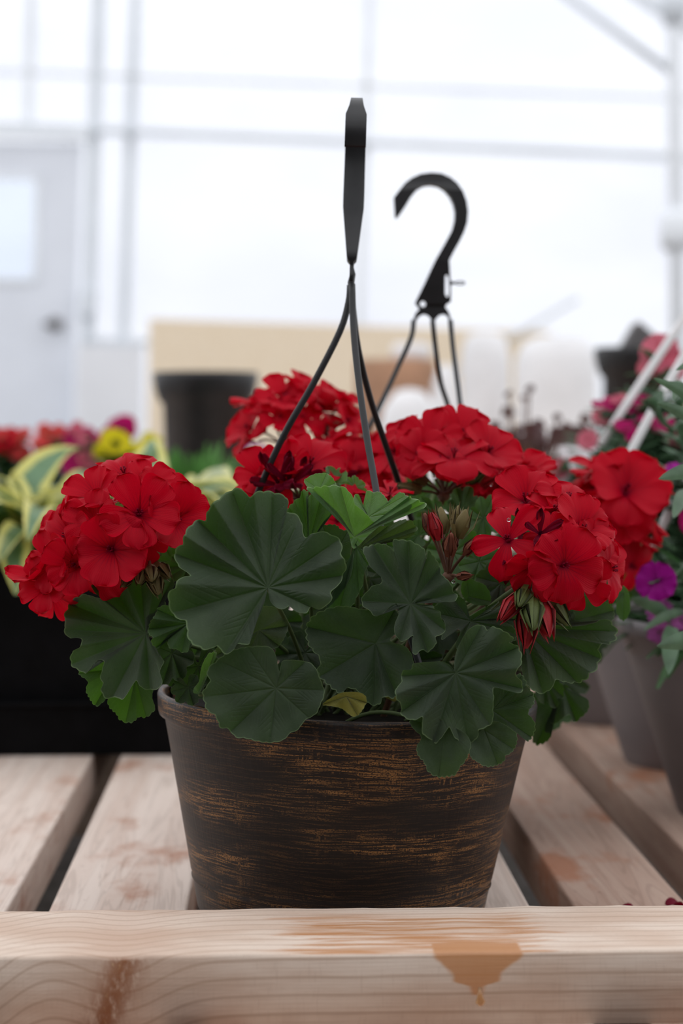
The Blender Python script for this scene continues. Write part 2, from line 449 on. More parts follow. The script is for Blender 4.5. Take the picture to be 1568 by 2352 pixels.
# door with glazed upper half
ZD = ZW - 0.03
d = MB()
def quadslab(mb, c, th):
    c = [Vector(x) for x in c]; b = Vector(FWD) * th
    mb.add(c + [x + b for x in c], [(0, 1, 2, 3), (7, 6, 5, 4), (0, 4, 5, 1), (1, 5, 6, 2), (2, 6, 7, 3), (3, 7, 4, 0)])
# stiles and rails round the glazing (window 400..640, x -170..85)
for q in (((-250, 322), (188, 328), (184, 405), (-250, 398)), ((86, 402), (184, 405), (175, 640), (80, 640)),
          ((-250, 636), (176, 640), (155, 1288), (-255, 1280)), ((-250, 398), (-165, 399), (-168, 638), (-250, 636))):
    quadslab(d, [at(*p, ZD) for p in q], 0.045)
door = link('door_1', d.mesh('door', M['door_white'], False)); structure(door)
g = MB(); quadslab(g, [at(*p, ZD + .02) for p in ((-165, 399), (86, 402), (80, 640), (-168, 638))], 0.006)
link('glass_pane', g.mesh('glass_pane', M['glass'], False), door)
g = MB()
for q in (((-165, 399), (88, 402), (88, 412), (-165, 409)), ((80, 402), (92, 402), (86, 645), (74, 645)), ((-168, 636), (82, 638), (82, 650), (-168, 648))):
    quadslab(g, [at(*p, ZD - .012) for p in q], 0.014)
link('glazing_bead', g.mesh('glazing_bead', M['steel_pale'], False), door)
kn = MB(); kn.tube([at(127, 744, ZD - .005), at(127, 744, ZD - .05), at(127, 744, ZD - .055), at(127, 744, ZD - .085)], [.014, .014, .034, .026], 16)
kn.tube([at(127, 744, ZD - .05), at(100, 744, ZD - .06)], [.012, .010], 10)
link('door_handle', kn.mesh('door_handle', M['grey_felt']), door)
# meter box / bracket on the frame
bx = thing('wall_box', 'small grey box fixed to the frame right of the white door', 'box', at(202, 690, ZW - .05))
mb = MB(); quadslab(mb, [at(*p, ZW - .12) for p in ((186, 668), (220, 668), (214, 712), (184, 730))], .07)
o_ = link('box_body', mb.mesh('box_body', M['metal'], False), bx)
# low white board beside the door
mb = MB(); quadslab(mb, [at(*p, ZW - .3) for p in ((178, 792), (328, 796), (322, 1275), (160, 1275))], .02)
link('white_board', mb.mesh('white_board', M['board_white'], False), label='low plain white board standing between the door and the tan board', category='board')
# tan board leaning behind everything
wp = wood('plywood', 'Y', (0.86, 0.71, 0.52), (0.90, 0.76, 0.58), (0.80, 0.64, 0.46), 0.0)
mb = MB(); quadslab(mb, [at(343, 732, 7.0), at(1262, 762, 7.0), at(1262, 1372, 7.0), at(332, 1372, 7.0)], .018)
link('plywood_board', mb.mesh('plywood_board', wp, False), label='long tan plywood board standing upright across the back of the greenhouse', category='board')
# right post with collar and diagonal brace
pb = thing('greenhouse_post', 'pale steel greenhouse post with a joint collar at the right edge', 'post', at(1552, 1372, 6.0))
mb = MB(); mb.tube([at(1560, -200, 6), at(1548, 100, 6), at(1562, 1400, 6)], 0.024, 20)
link('post_tube', mb.mesh('post_tube', M['steel_pale']), pb)
mb = MB(); mb.tube([at(1556, 488, 6), at(1556, 500, 6), at(1556, 560, 6), at(1557, 572, 6)], [.045, .058, .058, .045], 20)
link('collar', mb.mesh('collar', M['steel_pale']), pb)
mb = MB(); mb.tube([at(1548, -20, 6), at(1548, 22, 6), at(1548, 60, 6)], [.05, .05, .03], 20)
link('bracket', mb.mesh('bracket', M['metal']), pb)
mb = MB(); mb.tube([at(1250, -48, 6), at(1545, 168, 6)], .013, 12)
link('brace', mb.mesh('brace', M['metal']), pb)
mb = MB(); mb.tube([at(1190, 750, 6.4), at(1325, 688, 6.4)], .006, 8)

# ================================================================== BENCH
p1r = ground(8, 2105).x; p2l = ground(105, 2105).x; p2r = ground(436, 2060).x
p3r = ground(1226, 2097).x; p4l = ground(1326, 2097).x; p4r = ground(1568, 2065).x; p5l = ground(1568, 1950).x
print('PLANKS', p1r, p2l, p2r, p3r, p4l, p4r, p5l)
bench = thing('wooden_bench', 'pale wooden slatted bench with a raised front rail under the pots', 'bench', (0, 1.6, FLOOR_Z))
BY0, BY1 = 0.90, 3.45
slats = [(p1r - .20, p1r - .108), (p1r - .089, p1r), (p2l, p2r), (p2r + .018, p3r), (p4l, p4r), (p5l, p5l + .089), (p5l + .115, p5l + .204)]
x = p1r - .2 - .02
for k in range(6): slats.insert(0, (x - .089, x)); x -= .109
x = p5l + .23
for k in range(3): slats.append((x, x + .089)); x += .112
for i, (a, b) in enumerate(slats):
    shaded_red = i >= 10  # right slats: shade painted in as darker colour, plus redder stain
    mt = wood('bench_slat_wood_%d' % i, 'Y', (0.42, 0.275, 0.21) if shaded_red else (0.66, 0.52, 0.44), (0.52, 0.375, 0.30) if shaded_red else (0.78, 0.66, 0.58),
              (0.28, 0.15, 0.09), 0.7 if shaded_red else 0.62, seed=i * 1.7)
    bevel_box('slat', a, b, BY0, BY1, -.038, 0, mt, bench, .002)

def rail_mat():
    m, t, p, out = newmat('front_rail_wood')
    co = objco(t)
    s = N(t, 'ShaderNodeSeparateXYZ'); t.links.new(co, s.inputs[0])
    X, Y, Zc = s.outputs
    kx = at(262, 2290, .94).x
    dx = mathn(t, 'DIVIDE', mathn(t, 'SUBTRACT', X, kx), 0.03)
    gau = mathn(t, 'POWER', 2.718, mathn(t, 'MULTIPLY', mathn(t, 'MULTIPLY', dx, dx), -1.0))
    left = mapr(t, X, kx - .01, kx - .07)
    lf = mathn(t, 'MULTIPLY', left, mathn(t, 'MULTIPLY', mathn(t, 'SUBTRACT', kx, X), 0.45))
    warp = noisen(t, mapping(t, co, (6, 25, 25)), 1.0, 3)
    q = mathn(t, 'ADD', mathn(t, 'ADD', Zc, Y), mathn(t, 'MULTIPLY', warp, 0.004))
    q = mathn(t, 'ADD', q, mathn(t, 'MULTIPLY', gau, 0.018))
    q = mathn(t, 'ADD', q, lf)
    sn = mathn(t, 'SINE', mathn(t, 'MULTIPLY', q, 640.0))
    sn2 = mathn(t, 'SINE', mathn(t, 'MULTIPLY', q, 2600.0))
    fine = noisen(t, mapping(t, co, (12, 500, 500)), 1.0, 5, 0.65)
    fz = noisen(t, mapping(t, co, (700, 700, 90)), 1.0, 2)
    big = noisen(t, mapping(t, co, (9, 30, 30)), 1.0, 4)
    c = mixc(t, mapr(t, big, 0.35, 0.65), (0.68, 0.51, 0.40), (0.82, 0.68, 0.57))
    c = mixc(t, mapr(t, sn, 0.70, 1.0, 0, 0.42), c, (0.42, 0.27, 0.18))
    c = mixc(t, mapr(t, sn2, 0.2, 1.0, 0, 0.10), c, (0.45, 0.30, 0.20))
    c = mixc(t, mapr(t, fine, 0.5, 0.75, 0, 0.35), c, (0.50, 0.36, 0.26))
    c = mixc(t, mapr(t, fz, 0.5, 0.8, 0, 0.18), c, (0.45, 0.32, 0.24))
    # knot: rough torn reddish wood on the front
    kn = noisen(t, mapping(t, co, (260, 260, 110), (0, 0, 0), (0, .5, 0)), 1.0, 5, 0.7)
    dk = mathn(t, 'DIVIDE', mathn(t, 'SUBTRACT', X, mathn(t, 'ADD', kx, mathn(t, 'MULTIPLY', mathn(t, 'SUBTRACT', Zc, .02), 0.35))), 0.0105)
    km = mathn(t, 'POWER', 2.718, mathn(t, 'MULTIPLY', mathn(t, 'MULTIPLY', dk, dk), -1.0))
    km = mathn(t, 'MULTIPLY', km, mapr(t, Zc, .0377, .035))
    c = mixc(t, mathn(t, 'MULTIPLY', km, mapr(t, kn, 0.30, 0.55)), c, (0.30, 0.12, 0.055))
    c = mixc(t, mathn(t, 'MULTIPLY', km, mapr(t, kn, 0.60, 0.7)), c, (0.72, 0.52, 0.30))
    wide = mathn(t, 'POWER', 2.718, mathn(t, 'MULTIPLY', mathn(t, 'MULTIPLY', dx, dx), -0.8))
    c = mixc(t, mathn(t, 'MULTIPLY', wide, 0.22), c, (0.45, 0.20, 0.10))
    # resin stain: runs over the top edge and down the front in a narrowing tongue
    sx = at(1102, 2210, .94).x
    wn = noisen(t, mapping(t, co, (45, 160, 45)), 1.0, 4)
    sdx = mathn(t, 'ABSOLUTE', mathn(t, 'SUBTRACT', X, sx))
    zz = mathn(t, 'ADD', mathn(t, 'MULTIPLY', mathn(t, 'SUBTRACT', .038, Zc), 1.25), -.0215)
    halfw = mathn(t, 'ADD', mathn(t, 'ADD', .003, mapr(t, Zc, .0200, .0232, 0, .0105)), mapr(t, Zc, .026, .038, 0, .0115))
    front = mathn(t, 'SUBTRACT', mathn(t, 'ADD', halfw, mathn(t, 'MULTIPLY', mathn(t, 'SUBTRACT', wn, .5), .012)), sdx)
    sf = mapr(t, front, -.0015, .003)
    sf = mathn(t, 'MULTIPLY', mathn(t, 'MULTIPLY', sf, mapr(t, Zc, 0.0150, 0.0165)), mapr(t, Y, RY0 + .004, RY0 + .0015))
    # on the top it spreads along the grain to both sides
    topn = noisen(t, mapping(t, co, (14, 130, 1)), 1.0, 4, 0.6)
    ty = mathn(t, 'SUBTRACT', mathn(t, 'DIVIDE', mathn(t, 'ABSOLUTE', mathn(t, 'SUBTRACT', X, sx - .030)), .085), mathn(t, 'MULTIPLY', topn, 1.5))
    tm = mapr(t, ty, 0.12, -0.12)
    yy = mapr(t, Y, 1.025, 0.995)
    tm = mathn(t, 'MULTIPLY', mathn(t, 'MULTIPLY', tm, yy), mapr(t, Zc, 0.0368, 0.0376))
    pool = mathn(t, 'MULTIPLY', mapr(t, mathn(t, 'SUBTRACT', .0245, sdx), 0, .003), mathn(t, 'MULTIPLY', mapr(t, Y, .958, .951), mapr(t, Zc, .036, .0375)))
    strk = noisen(t, mapping(t, co, (16, 330, 1)), 1.0, 4, 0.6)
    st = mathn(t, 'MAXIMUM', mathn(t, 'MAXIMUM', sf, pool), mathn(t, 'MULTIPLY', tm, mapr(t, strk, .38, .6, .12, 1.0)))
    c = mixc(t, mathn(t, 'MULTIPLY', st, 0.82), c, (0.56, 0.235, 0.075))
    t.links.new(c, p.inputs['Base Color'])
    rr = mapr(t, st, 0, 1, 0.72, 0.33, False)
    t.links.new(rr, p.inputs['Roughness']); p.inputs['Specular IOR Level'].default_value = 0.3
    h = mathn(t, 'ADD', fine, mathn(t, 'MULTIPLY', mathn(t, 'MULTIPLY', km, kn), 3.0))
    bump(t, p, h, 0.4, 0.001)
    return m
RY0, RY1, RZ = 0.9365, 1.030, 0.038
# rail runs very slightly askew to the slats, as in the photo
nx = 120; v = []; f = []
prof = [(RY0, 0.0), (RY0, RZ - .0022), (RY0 + .0007, RZ - .0006), (RY0 + .0025, RZ), (RY1 - .003, RZ), (RY1 - .0008, RZ - .0008), (RY1, RZ - .003), (RY1, 0.0)]
for i in range(nx + 1):
    xx = -0.62 + 1.24 * i / nx
    for (yy, zz) in prof:
        j = 0.0006 * noise.noise(Vector((xx * 60, yy * 7, zz * 9)))
        v.append((xx, yy + j - 0.003 * (xx), zz + (j if zz > .03 else 0)))
k = len(prof)
for i in range(nx):
    for a in range(k): f.append((i * k + a, i * k + (a + 1) % k, (i + 1) * k + (a + 1) % k, (i + 1) * k + a))
f.append(tuple(range(k))[::-1]); f.append(tuple(nx * k + a for a in range(k)))
link('front_rail', mesh_from('front_rail', v, f, rail_mat(), True), bench, label='thick front rail with an orange resin stain')
# resin drop hanging at the end of the stain
mb = MB(); mb.tube([at(1102, 2268, .9362), at(1102, 2290, .936), at(1103, 2303, .9355), at(1104, 2311, .936)], [.0008, .0016, .0026, .0008], 12, .5)
link('resin_drop', mb.mesh('resin_drop', M['resin']), bench)
for xx in (-1.25, -.35, .55, 1.1):
    for yy in (0.98, 2.0, 3.3):
        bevel_box('leg', xx, xx + .07, yy - .035, yy + .035, FLOOR_Z, -.127, M['leg_wood'] if 'leg_wood' in M else M.setdefault('leg_wood', wood('leg_wood', 'Y')), bench, .002)
for yy in (0.98, 2.0, 3.3):
    bevel_box('crossbeam', -1.3, 1.2, yy - .019, yy + .019, -.127, -.038, M['leg_wood'], bench, .002)

# ================================================================== GERANIUM PARTS
def leaf_patch(J, pts, ZJ, gx=0.0, gy=0.0, cup=0.0, amp=0.10, wave=0.03, nv=None, n=300, m=40, cren=0.035, cw=None, fine=1.0):
    """leaf blade: outline pts (photo pixels) about petiole point J, given real depth by tilt, cupping and folds along the veins"""
    J = np.array(J, float); P = np.array(pts, float)
    # closed Catmull-Rom, resampled evenly
    D = []
    K = len(P)
    for i in range(K):
        a, b, c, e = P[(i - 1) % K], P[i], P[(i + 1) % K], P[(i + 2) % K]
        for t_ in np.linspace(0, 1, 12, endpoint=False):
            D.append(0.5 * ((2 * b) + (c - a) * t_ + (2 * a - 5 * b + 4 * c - e) * t_ ** 2 + (3 * b - a - 3 * c + e) * t_ ** 3))
    D = np.array(D); seg = np.linalg.norm(np.roll(D, -1, 0) - D, axis=1); L = np.concatenate([[0], np.cumsum(seg)])
    s = np.linspace(0, L[-1], n, endpoint=False)
    DD = np.vstack([D, D[:1]])
    Q = np.stack([np.interp(s, L, DD[:, 0]), np.interp(s, L, DD[:, 1])], 1)
    off = Q - J; r = np.linalg.norm(off, axis=1); R = np.percentile(r, 80)
    cw = cw or max(12.0, R * 0.135)
    kk = max(6, round(L[-1] / cw))
    sc = 1 + cren * (np.abs(np.sin(np.pi * kk * s / L[-1] + 0.8 * np.sin(5 * s / L[-1] * 6.28))) - 0.6) * np.clip(r / R, 0.0, 1)
    Q = J + off * sc[:, None]; off = Q - J; r = np.linalg.norm(off, axis=1)
    th = np.arctan2(off[:, 1], off[:, 0])
    # vein directions: peaks of the smoothed radius
    if nv is None:
        kw = max(3, n // 22); ker = np.hanning(2 * kw + 1); ker /= ker.sum()
        rs = np.convolve(np.concatenate([r[-kw:], r, r[:kw]]), ker, 'valid')
        pk = [i for i in range(n) if rs[i] >= rs[(i - 1) % n] and rs[i] > rs[(i + 1) % n] and rs[i] > 0.45 * R]
        keep = []
        for i in sorted(pk, key=lambda i: -rs[i]):
            if all(abs((th[i] - th[j] + math.pi) % (2 * math.pi) - math.pi) > 0.38 for j in keep): keep.append(i)
        va = np.array([th[i] for i in keep]) if keep else np.array([th[np.argmax(rs)]])
        vr = np.array([r[i] for i in keep]) if keep else np.array([R])
    else:
        va = np.array([math.atan2(y - J[1], x - J[0]) for x, y in nv]); vr = np.array([math.hypot(y - J[1], x - J[0]) for x, y in nv])
    ss = (np.arange(m + 1) / m) ** 0.9
    G = J[None, None, :] + ss[:, None, None] * off[None, :, :]          # (m+1, n, 2)
    mpp = ZJ / FPX; Rm = R * mpp
    u = (G - J) * mpp
    dist = np.linalg.norm(u, axis=2)
    ang = np.broadcast_to(th[None, :], G.shape[:2])
    dif = np.abs((ang[..., None] - va[None, None, :] + math.pi) % (2 * math.pi) - math.pi)
    dmin = dif.min(-1)
    sp = 0.36
    fold = np.sin(np.clip(dmin / sp, 0, 1) * math.pi / 2)
    ph = rng.uniform(0, 6.28)
    fold = fold * (1 + .45 * np.sin(2 * ang + ph))
    q1, q2, q3 = rng.uniform(0, 6.28, 3)
    un = u / Rm
    lump = np.sin(5.1 * un[..., 0] + 2.2 * un[..., 1] + q1) * np.sin(4.3 * un[..., 1] - 1.7 * un[..., 0] + q2) + .5 * np.sin(9.7 * un[..., 0] - 6.1 * un[..., 1] + q3)
    sN = np.broadcast_to(ss[:, None], dist.shape)
    dep = gx * u[..., 0] + gy * u[..., 1] + cup * dist ** 2 / Rm - amp * dist * fold * (0.5 + .5 * sN) \
        + wave * Rm * sN ** 3 * np.sin(4 * ang + ph) + wave * .5 * Rm * sN ** 2 * np.sin(9 * ang + ph * 2)
    # vein network
    flat = u.reshape(-1, 2); vein = np.zeros(len(flat))
    def segd(a, b, w0, w1, amt):
        ab = b - a; l2 = (ab ** 2).sum() + 1e-12
        tt = np.clip(((flat - a) @ ab) / l2, 0, 1)
        d_ = np.linalg.norm(flat - a - tt[:, None] * ab, axis=1)
        wv = w0 + (w1 - w0) * tt
        np.maximum(vein, amt * np.exp(-(d_ / wv) ** 2), out=vein)
    for a, rr in zip(va, vr):
        dr = np.array([math.cos(a), math.sin(a)]); l_ = rr * mpp * 0.95
        segd(np.zeros(2), dr * l_, .018 * Rm * fine, .007 * Rm * fine, 1.0)
        for q, (t0, ln) in enumerate(((.34, .42), (.46, .40), (.60, .32), (.74, .22))):
            for sg in (-1, 1):
                a2 = a + sg * (0.62 + .05 * q)
                st = dr * l_ * (t0 + 0.05 * sg)
                en = st + np.array([math.cos(a2), math.sin(a2)]) * ln * l_
                segd(st, en, .009 * Rm * fine, .004 * Rm * fine, .4)
    dep = dep + 0.030 * Rm * lump * sN ** .7 + 0.008 * Rm * vein.reshape(dep.shape)
    Zd = ZJ + dep
    pts3 = CP + Zd[..., None] * (FWD + ((G[..., 0] - W / 2) / FPX)[..., None] * RIGHT - ((G[..., 1] - H / 2) / FPX)[..., None] * UP)
    V = pts3.reshape(-1, 3)
    i, j = np.meshgrid(np.arange(m), np.arange(n), indexing='ij')
    F = np.stack([i * n + j, i * n + (j + 1) % n, (i + 1) * n + (j + 1) % n, (i + 1) * n + j], -1).reshape(-1, 4)
    return V, F, vein, sN.reshape(-1)
def leaf(parent, patches, mat, stem_to=None, stem_mat='stem', label=None):
    Vs, Fs, ve, ra = [], [], [], []; k = 0
    for p in patches:
        V, F, a, b = leaf_patch(**p)
        Vs.append(V); Fs.append(F + k); ve.append(a); ra.append(b); k += len(V)
    V = np.vstack(Vs); F = np.vstack(Fs)
    me = bpy.data.meshes.new('leaf')
    me.vertices.add(len(V)); me.vertices.foreach_set('co', V.astype(np.float32).ravel())
    me.loops.add(len(F) * 4); me.loops.foreach_set('vertex_index', F.ravel().astype(np.int32))
    me.polygons.add(len(F)); me.polygons.foreach_set('loop_start', np.arange(len(F), dtype=np.int32) * 4)
    me.polygons.foreach_set('use_smooth', np.ones(len(F), dtype=bool))
    me.update(calc_edges=True); me.validate()
    set_attr(me, 'vein', np.concatenate(ve)); set_attr(me, 'rad', np.concatenate(ra))
    me.materials.append(M[mat])
    o = link('leaf', me, parent)
    if label: o['label'] = label
    if stem_to is not None:
        J = patches[0]['J']; a = at(J[0], J[1], patches[0]['ZJ'] + .0015); b = Vector(stem_to)
        mid = (a + b) / 2 + Vector((0, 0.012, 0.012))
        s = MB(); s.tube(smooth_path([a, mid, b], 14), [.0012] * 4 + [.0014] * 20 if False else .0013, 8)
        link('petiole', s.mesh('petiole', M[stem_mat]), o)
    return o
def px(crop, pts):
    ox, oy, s = crop
    return [(ox + x / s, oy + y / s) for x, y in pts]
def generic_outline(J, R, ang, lobes=7, sinus=0.45, squash=1.0, sqdir=0.0, seed=0):
    rs = random.Random(seed); out = []
    n = lobes * 6
    for i in range(n + 1):
        t_ = i / n
        a = -math.pi + sinus * .6 + t_ * (2 * math.pi - 1.2 * sinus)
        l = abs(math.sin(math.pi * lobes * t_))
        r = R * (0.80 + 0.20 * l ** .6) * (0.86 + 0.14 * math.cos(a)) * rs.uniform(.97, 1.03)
        r *= 1.0 if 0 < i < n else .9
        out.append((a, r))
    pts = [(R * .10 * math.cos(math.pi), 0)] + [(r * math.cos(a), r * math.sin(a)) for a, r in out]
    ca, sa = math.cos(ang), math.sin(ang); cb, sb = math.cos(sqdir), math.sin(sqdir)
    res = []
    for x, y in pts:
        X, Y = x * ca - y * sa, x * sa + y * ca
        p, q = X * cb + Y * sb, -X * sb + Y * cb
        p *= squash
        res.append((J[0] + p * cb - q * sb, J[1] + p * sb + q * cb))
    return res

# ---- florets: shared unit meshes
def floret_mesh(name, mat, seed, width=1.0, openz=0.25, curl=0.35, petals=5, notch=0.0, ruffle=0.05, nu=14, nv=12, stam=True):
    rs = random.Random(seed); v = []; f = []; pu = []; pv = []
    for k in range(petals):
        big = k in (0, 1)
        L = (1.0 if big else 0.92) * rs.uniform(.92, 1.06); Wd = width * (0.50 if big else 0.46) * rs.uniform(.9, 1.1)
        a0 = 2 * math.pi * (k - .5) / petals + rs.uniform(-.10, .10)
        oz = openz + rs.uniform(-.12, .14); cu = curl + rs.uniform(-.15, .2); ph = rs.uniform(0, 6.28); tw = rs.uniform(-.22, .22)
        base = len(v); lay = 0.02 * (k % 3)
        for i in range(nu + 1):
            u = i / nu
            w_ = Wd * (u ** 0.85) * math.sqrt(max(0, 1 - u ** 5.5)) * 1.12 + 0.03 * (1 - u)
            for j in range(nv + 1):
                t_ = -1 + 2 * j / nv
                y = t_ * w_; x = L * u * (1 - 0.06 * t_ * t_ * u) - notch * L * u ** 8 * (1 - abs(t_)) ** 2
                z = oz * u - cu * u * u + 0.16 * w_ * t_ * t_ + ruffle * u * u * (math.sin(5 * t_ + ph) + .5 * math.sin(11 * t_ + ph * 2)) + tw * y * u + lay
                z += -0.35 * (1 - u) ** 3 * 0.3
                v.append((x * math.cos(a0) - y * math.sin(a0), x * math.sin(a0) + y * math.cos(a0), z))
                pu.append(u); pv.append(t_)
        for i in range(nu):
            for j in range(nv):
                b = base + i * (nv + 1) + j
                f.append((b, b + 1, b + nv + 2, b + nv + 1))
    if stam:
        mb = MB()
        for q in range(6):
            a = q * 1.05 + rs.random()
            mb.tube([(0, 0, -.03), (.03 * math.cos(a), .03 * math.sin(a), .12), (.07 * math.cos(a), .07 * math.sin(a), .24)], [.012, .010, .022], 6)
        k0 = len(v); v += mb.v; f += [tuple(i + k0 for i in q) for q in mb.f]
        pu += [0.0] * len(mb.v); pv += [0.3] * len(mb.v)
    # tube / calyx behind
    mb = MB(); mb.tube([(0, 0, -.30), (0, 0, -.16), (0, 0, -.02)], [.035, .06, .05], 8)
    k0 = len(v); v += mb.v; f += [tuple(i + k0 for i in q) for q in mb.f]
    pu += [0.0] * len(mb.v); pv += [0.0] * len(mb.v)
    me = mesh_from(name, v, f, mat); set_attr(me, 'pu', pu); set_attr(me, 'pv', pv)
    return me
RED = [floret_mesh('floret', M['red'], 10 + i, 1.0 + .12 * (i % 3), .30 + .1 * (i % 4), .30 + .1 * (i % 2)) for i in range(8)]
RED_NARROW = floret_mesh('floret', M['red'], 31, .72, .25, .30)
RED_CUP = [floret_mesh('floret', M['red'], 41 + i, 1.1, .95, .15, ruffle=.08) for i in range(2)]
WILT = floret_mesh('floret', M['wilted'], 51, .5, .9, .1, ruffle=.16)

def orient(pos, nrm, size, spin):
    z = Vector(nrm).normalized()
    x = Vector((0, 0, 1)).cross(z)
    if x.length < .05: x = Vector((1, 0, 0))
    x.normalize(); y = z.cross(x)
    R3 = Matrix((x, y, z)).transposed() @ Matrix.Rotation(spin, 3, 'Z')
    return Matrix.Translation(pos) @ (R3 @ Matrix.Diagonal((size, size, size))).to_4x4()
def place(name, me, parent, mtx):
    o = bpy.data.objects.new(name, me); C.objects.link(o)
    o.parent = parent; o.matrix_parent_inverse = world_of(parent).inverted(); o.matrix_basis = mtx
    return o
def flower_head(parent, hub, flor, root, Zh, spread=.03, up=.25, size=.0245, extra=0, seed=1, label=None, stem_mat='stem'):
    """hub: photo pixel of the umbel's centre at depth Zh; flor: (px, py, dz, size, mesh key, spin) for every floret"""
    rs = random.Random(seed); h = at(hub[0], hub[1], Zh)
    s = MB()
    if root is not None:
        r_ = Vector(root); s.tube(smooth_path([h, h * .6 + r_ * .4 + Vector((0, 0.01, .015)), r_], 16), .0021, 8)
    locs = []
    for q in flor:
        x, y, dz, sz = q[:4]
        locs.append((at(x, y, Zh + dz), sz, q[4] if len(q) > 4 else None, q[5] if len(q) > 5 else None, q[6] if len(q) > 6 else None))
    for p, *_ in locs:
        s.tube(smooth_path([h, h * .5 + p * .5 + Vector((0, 0, .002)), p + (h - p).normalized() * .006], 8), .0008, 6)
    s.tube([h + Vector((0, 0, -.003)), h, h + Vector((0, 0, .003))], [.002, .0042, .002], 10)
    hd = link('flower_head', s.mesh('flower_head', M[stem_mat]), parent)
    if label: hd['label'] = label
    _W[hd.name] = world_of(parent) @ hd.matrix_parent_inverse
    for i, (p, sz, kind, nrm, sp) in enumerate(locs):
        nd = Vector(nrm) if nrm is not None else (p - h).normalized() + Vector((0, 0, up)) + Vector((0, -.25, 0))
        me = {None: RED[rs.randrange(8)], 'n': RED_NARROW, 'c': RED_CUP[i % 2], 'w': WILT}[kind]
        place('floret', me, hd, orient(p, nd, size * sz, sp if sp is not None else rs.uniform(0, 6.28)))
    return hd
def bud_mesh(name, mat, open_=0.0, seg=12):
    """pointed geranium bud with sepal ridges"""
    v = []; f = []; n = 12
    for i in range(n + 1):
        u = i / n; r = .27 * math.sin(math.pi * min(1, u * .93 + .05)) ** .8 * (1 - .35 * u) + .01
        for k in range(seg):
            a = 2 * math.pi * k / seg; rr = r * (1 + .12 * math.cos(5 * a))
            v.append((rr * math.cos(a), rr * math.sin(a), u))
    for i in range(n):
        for k in range(seg): f.append((i * seg + k, i * seg + (k + 1) % seg, (i + 1) * seg + (k + 1) % seg, (i + 1) * seg + k))
    f.append(tuple(range(seg))[::-1]); f.append(tuple(n * seg + k for k in range(seg)))
    mb = MB(); mb.add(v, f)
    for k in range(5):
        a = 2 * math.pi * k / 5
        for (r1, z1) in ((.30 + open_, .75 + .25 * (1 - open_)),):
            ax = Vector((math.cos(a), math.sin(a), 0)); t_ = Vector((-math.sin(a), math.cos(a), 0))
            p0 = ax * .16; p1 = ax * (.27 + open_ * .4) + Vector((0, 0, .45)); p2 = ax * (.10 + open_ * 1.1) + Vector((0, 0, 1.12))
            mb.add([p0 - t_ * .08, p0 + t_ * .08, p1 + t_ * .10, p1 - t_ * .10, p2, p1 + ax * .03], [(0, 1, 2, 3), (3, 2, 4), (3, 5, 4), (2, 5, 4)])
    return mb.mesh(name, mat)
BUD = [bud_mesh('bud', M['bud'], 0.0), bud_mesh('bud', M['bud'], .35), bud_mesh('bud', M['bud_green'], 0.0)]
RED_TIP = plain('opening_red_bud', (0.35, 0.01, 0.015), .5, .3, .3, 90)
BUD.append(bud_mesh('bud', RED_TIP, 0.0)); BUD.append(bud_mesh('bud', plain('brown_red_bud', (0.19, 0.055, 0.03), .6, .3, .4, 120), 0.0))
def bud_cluster(parent, hub, buds, Zh, root, stem_mat='stem_red', label=None):
    h = at(hub[0], hub[1], Zh); s = MB()
    if root is not None: s.tube(smooth_path([h, h * .6 + Vector(root) * .4 + Vector((0, .01, .01)), Vector(root)], 14), .002, 8)
    P = [(at(x, y, Zh + dz), sz, k) for x, y, dz, sz, k in buds]
    for p, sz, k in P: s.tube(smooth_path([h, h * .5 + p * .5 + Vector((0, 0, .001)), p], 8), .0009, 6)
    s.tube([h + Vector((0, 0, -.003)), h, h + Vector((0, 0, .003))], [.0015, .0045, .002], 10)
    hd = link('bud_cluster', s.mesh('bud_cluster', M[stem_mat]), parent)
    if label: hd['label'] = label
    for p, sz, k in P: place('bud', BUD[k], hd, orient(p, (p - h), .0135 * sz, random.uniform(0, 6)))
    return hd

# ================================================================== HANGER
ZH2 = 1.44
C3 = (700, 220, 2.529)
HOOK = [(515, 600), (545, 560), (580, 515), (620, 485), (670, 463), (730, 455), (790, 460), (840, 482), (880, 515), (912, 562), (934, 620), (943, 680), (938, 745), (920, 800), (893, 855),
        (862, 910), (835, 962), (838, 1000), (842, 1060), (846, 1130), (846, 1198), (822, 1212), (815, 1228), (830, 1248), (842, 1275), (848, 1312), (836, 1314), (832, 1292), (820, 1276), (800, 1270), (778, 1278), (758, 1300), (750, 1322), (738, 1322), (733, 1300), (715, 1278),
        (690, 1270), (666, 1280), (648, 1302), (642, 1318), (630, 1316), (634, 1285), (645, 1258), (662, 1245), (655, 1228), (638, 1206), (660, 1160), (690, 1100), (722, 1030), (755, 960), (795, 890), (828, 830),
        (852, 785), (866, 730), (868, 680), (858, 635), (838, 592), (808, 556), (770, 533), (725, 525), (684, 530), (648, 550), (615, 590), (585, 640), (555, 685), (532, 714), (522, 706), (518, 650)]
SLOT = [(812, 1050), (822, 1040), (832, 1046), (836, 1080), (838, 1140), (832, 1168), (820, 1170), (812, 1150)]
HOLE = [(684 + 17 * math.cos(a), 1210 + 17 * math.sin(a)) for a in np.linspace(0, 2 * math.pi, 12, endpoint=False)]
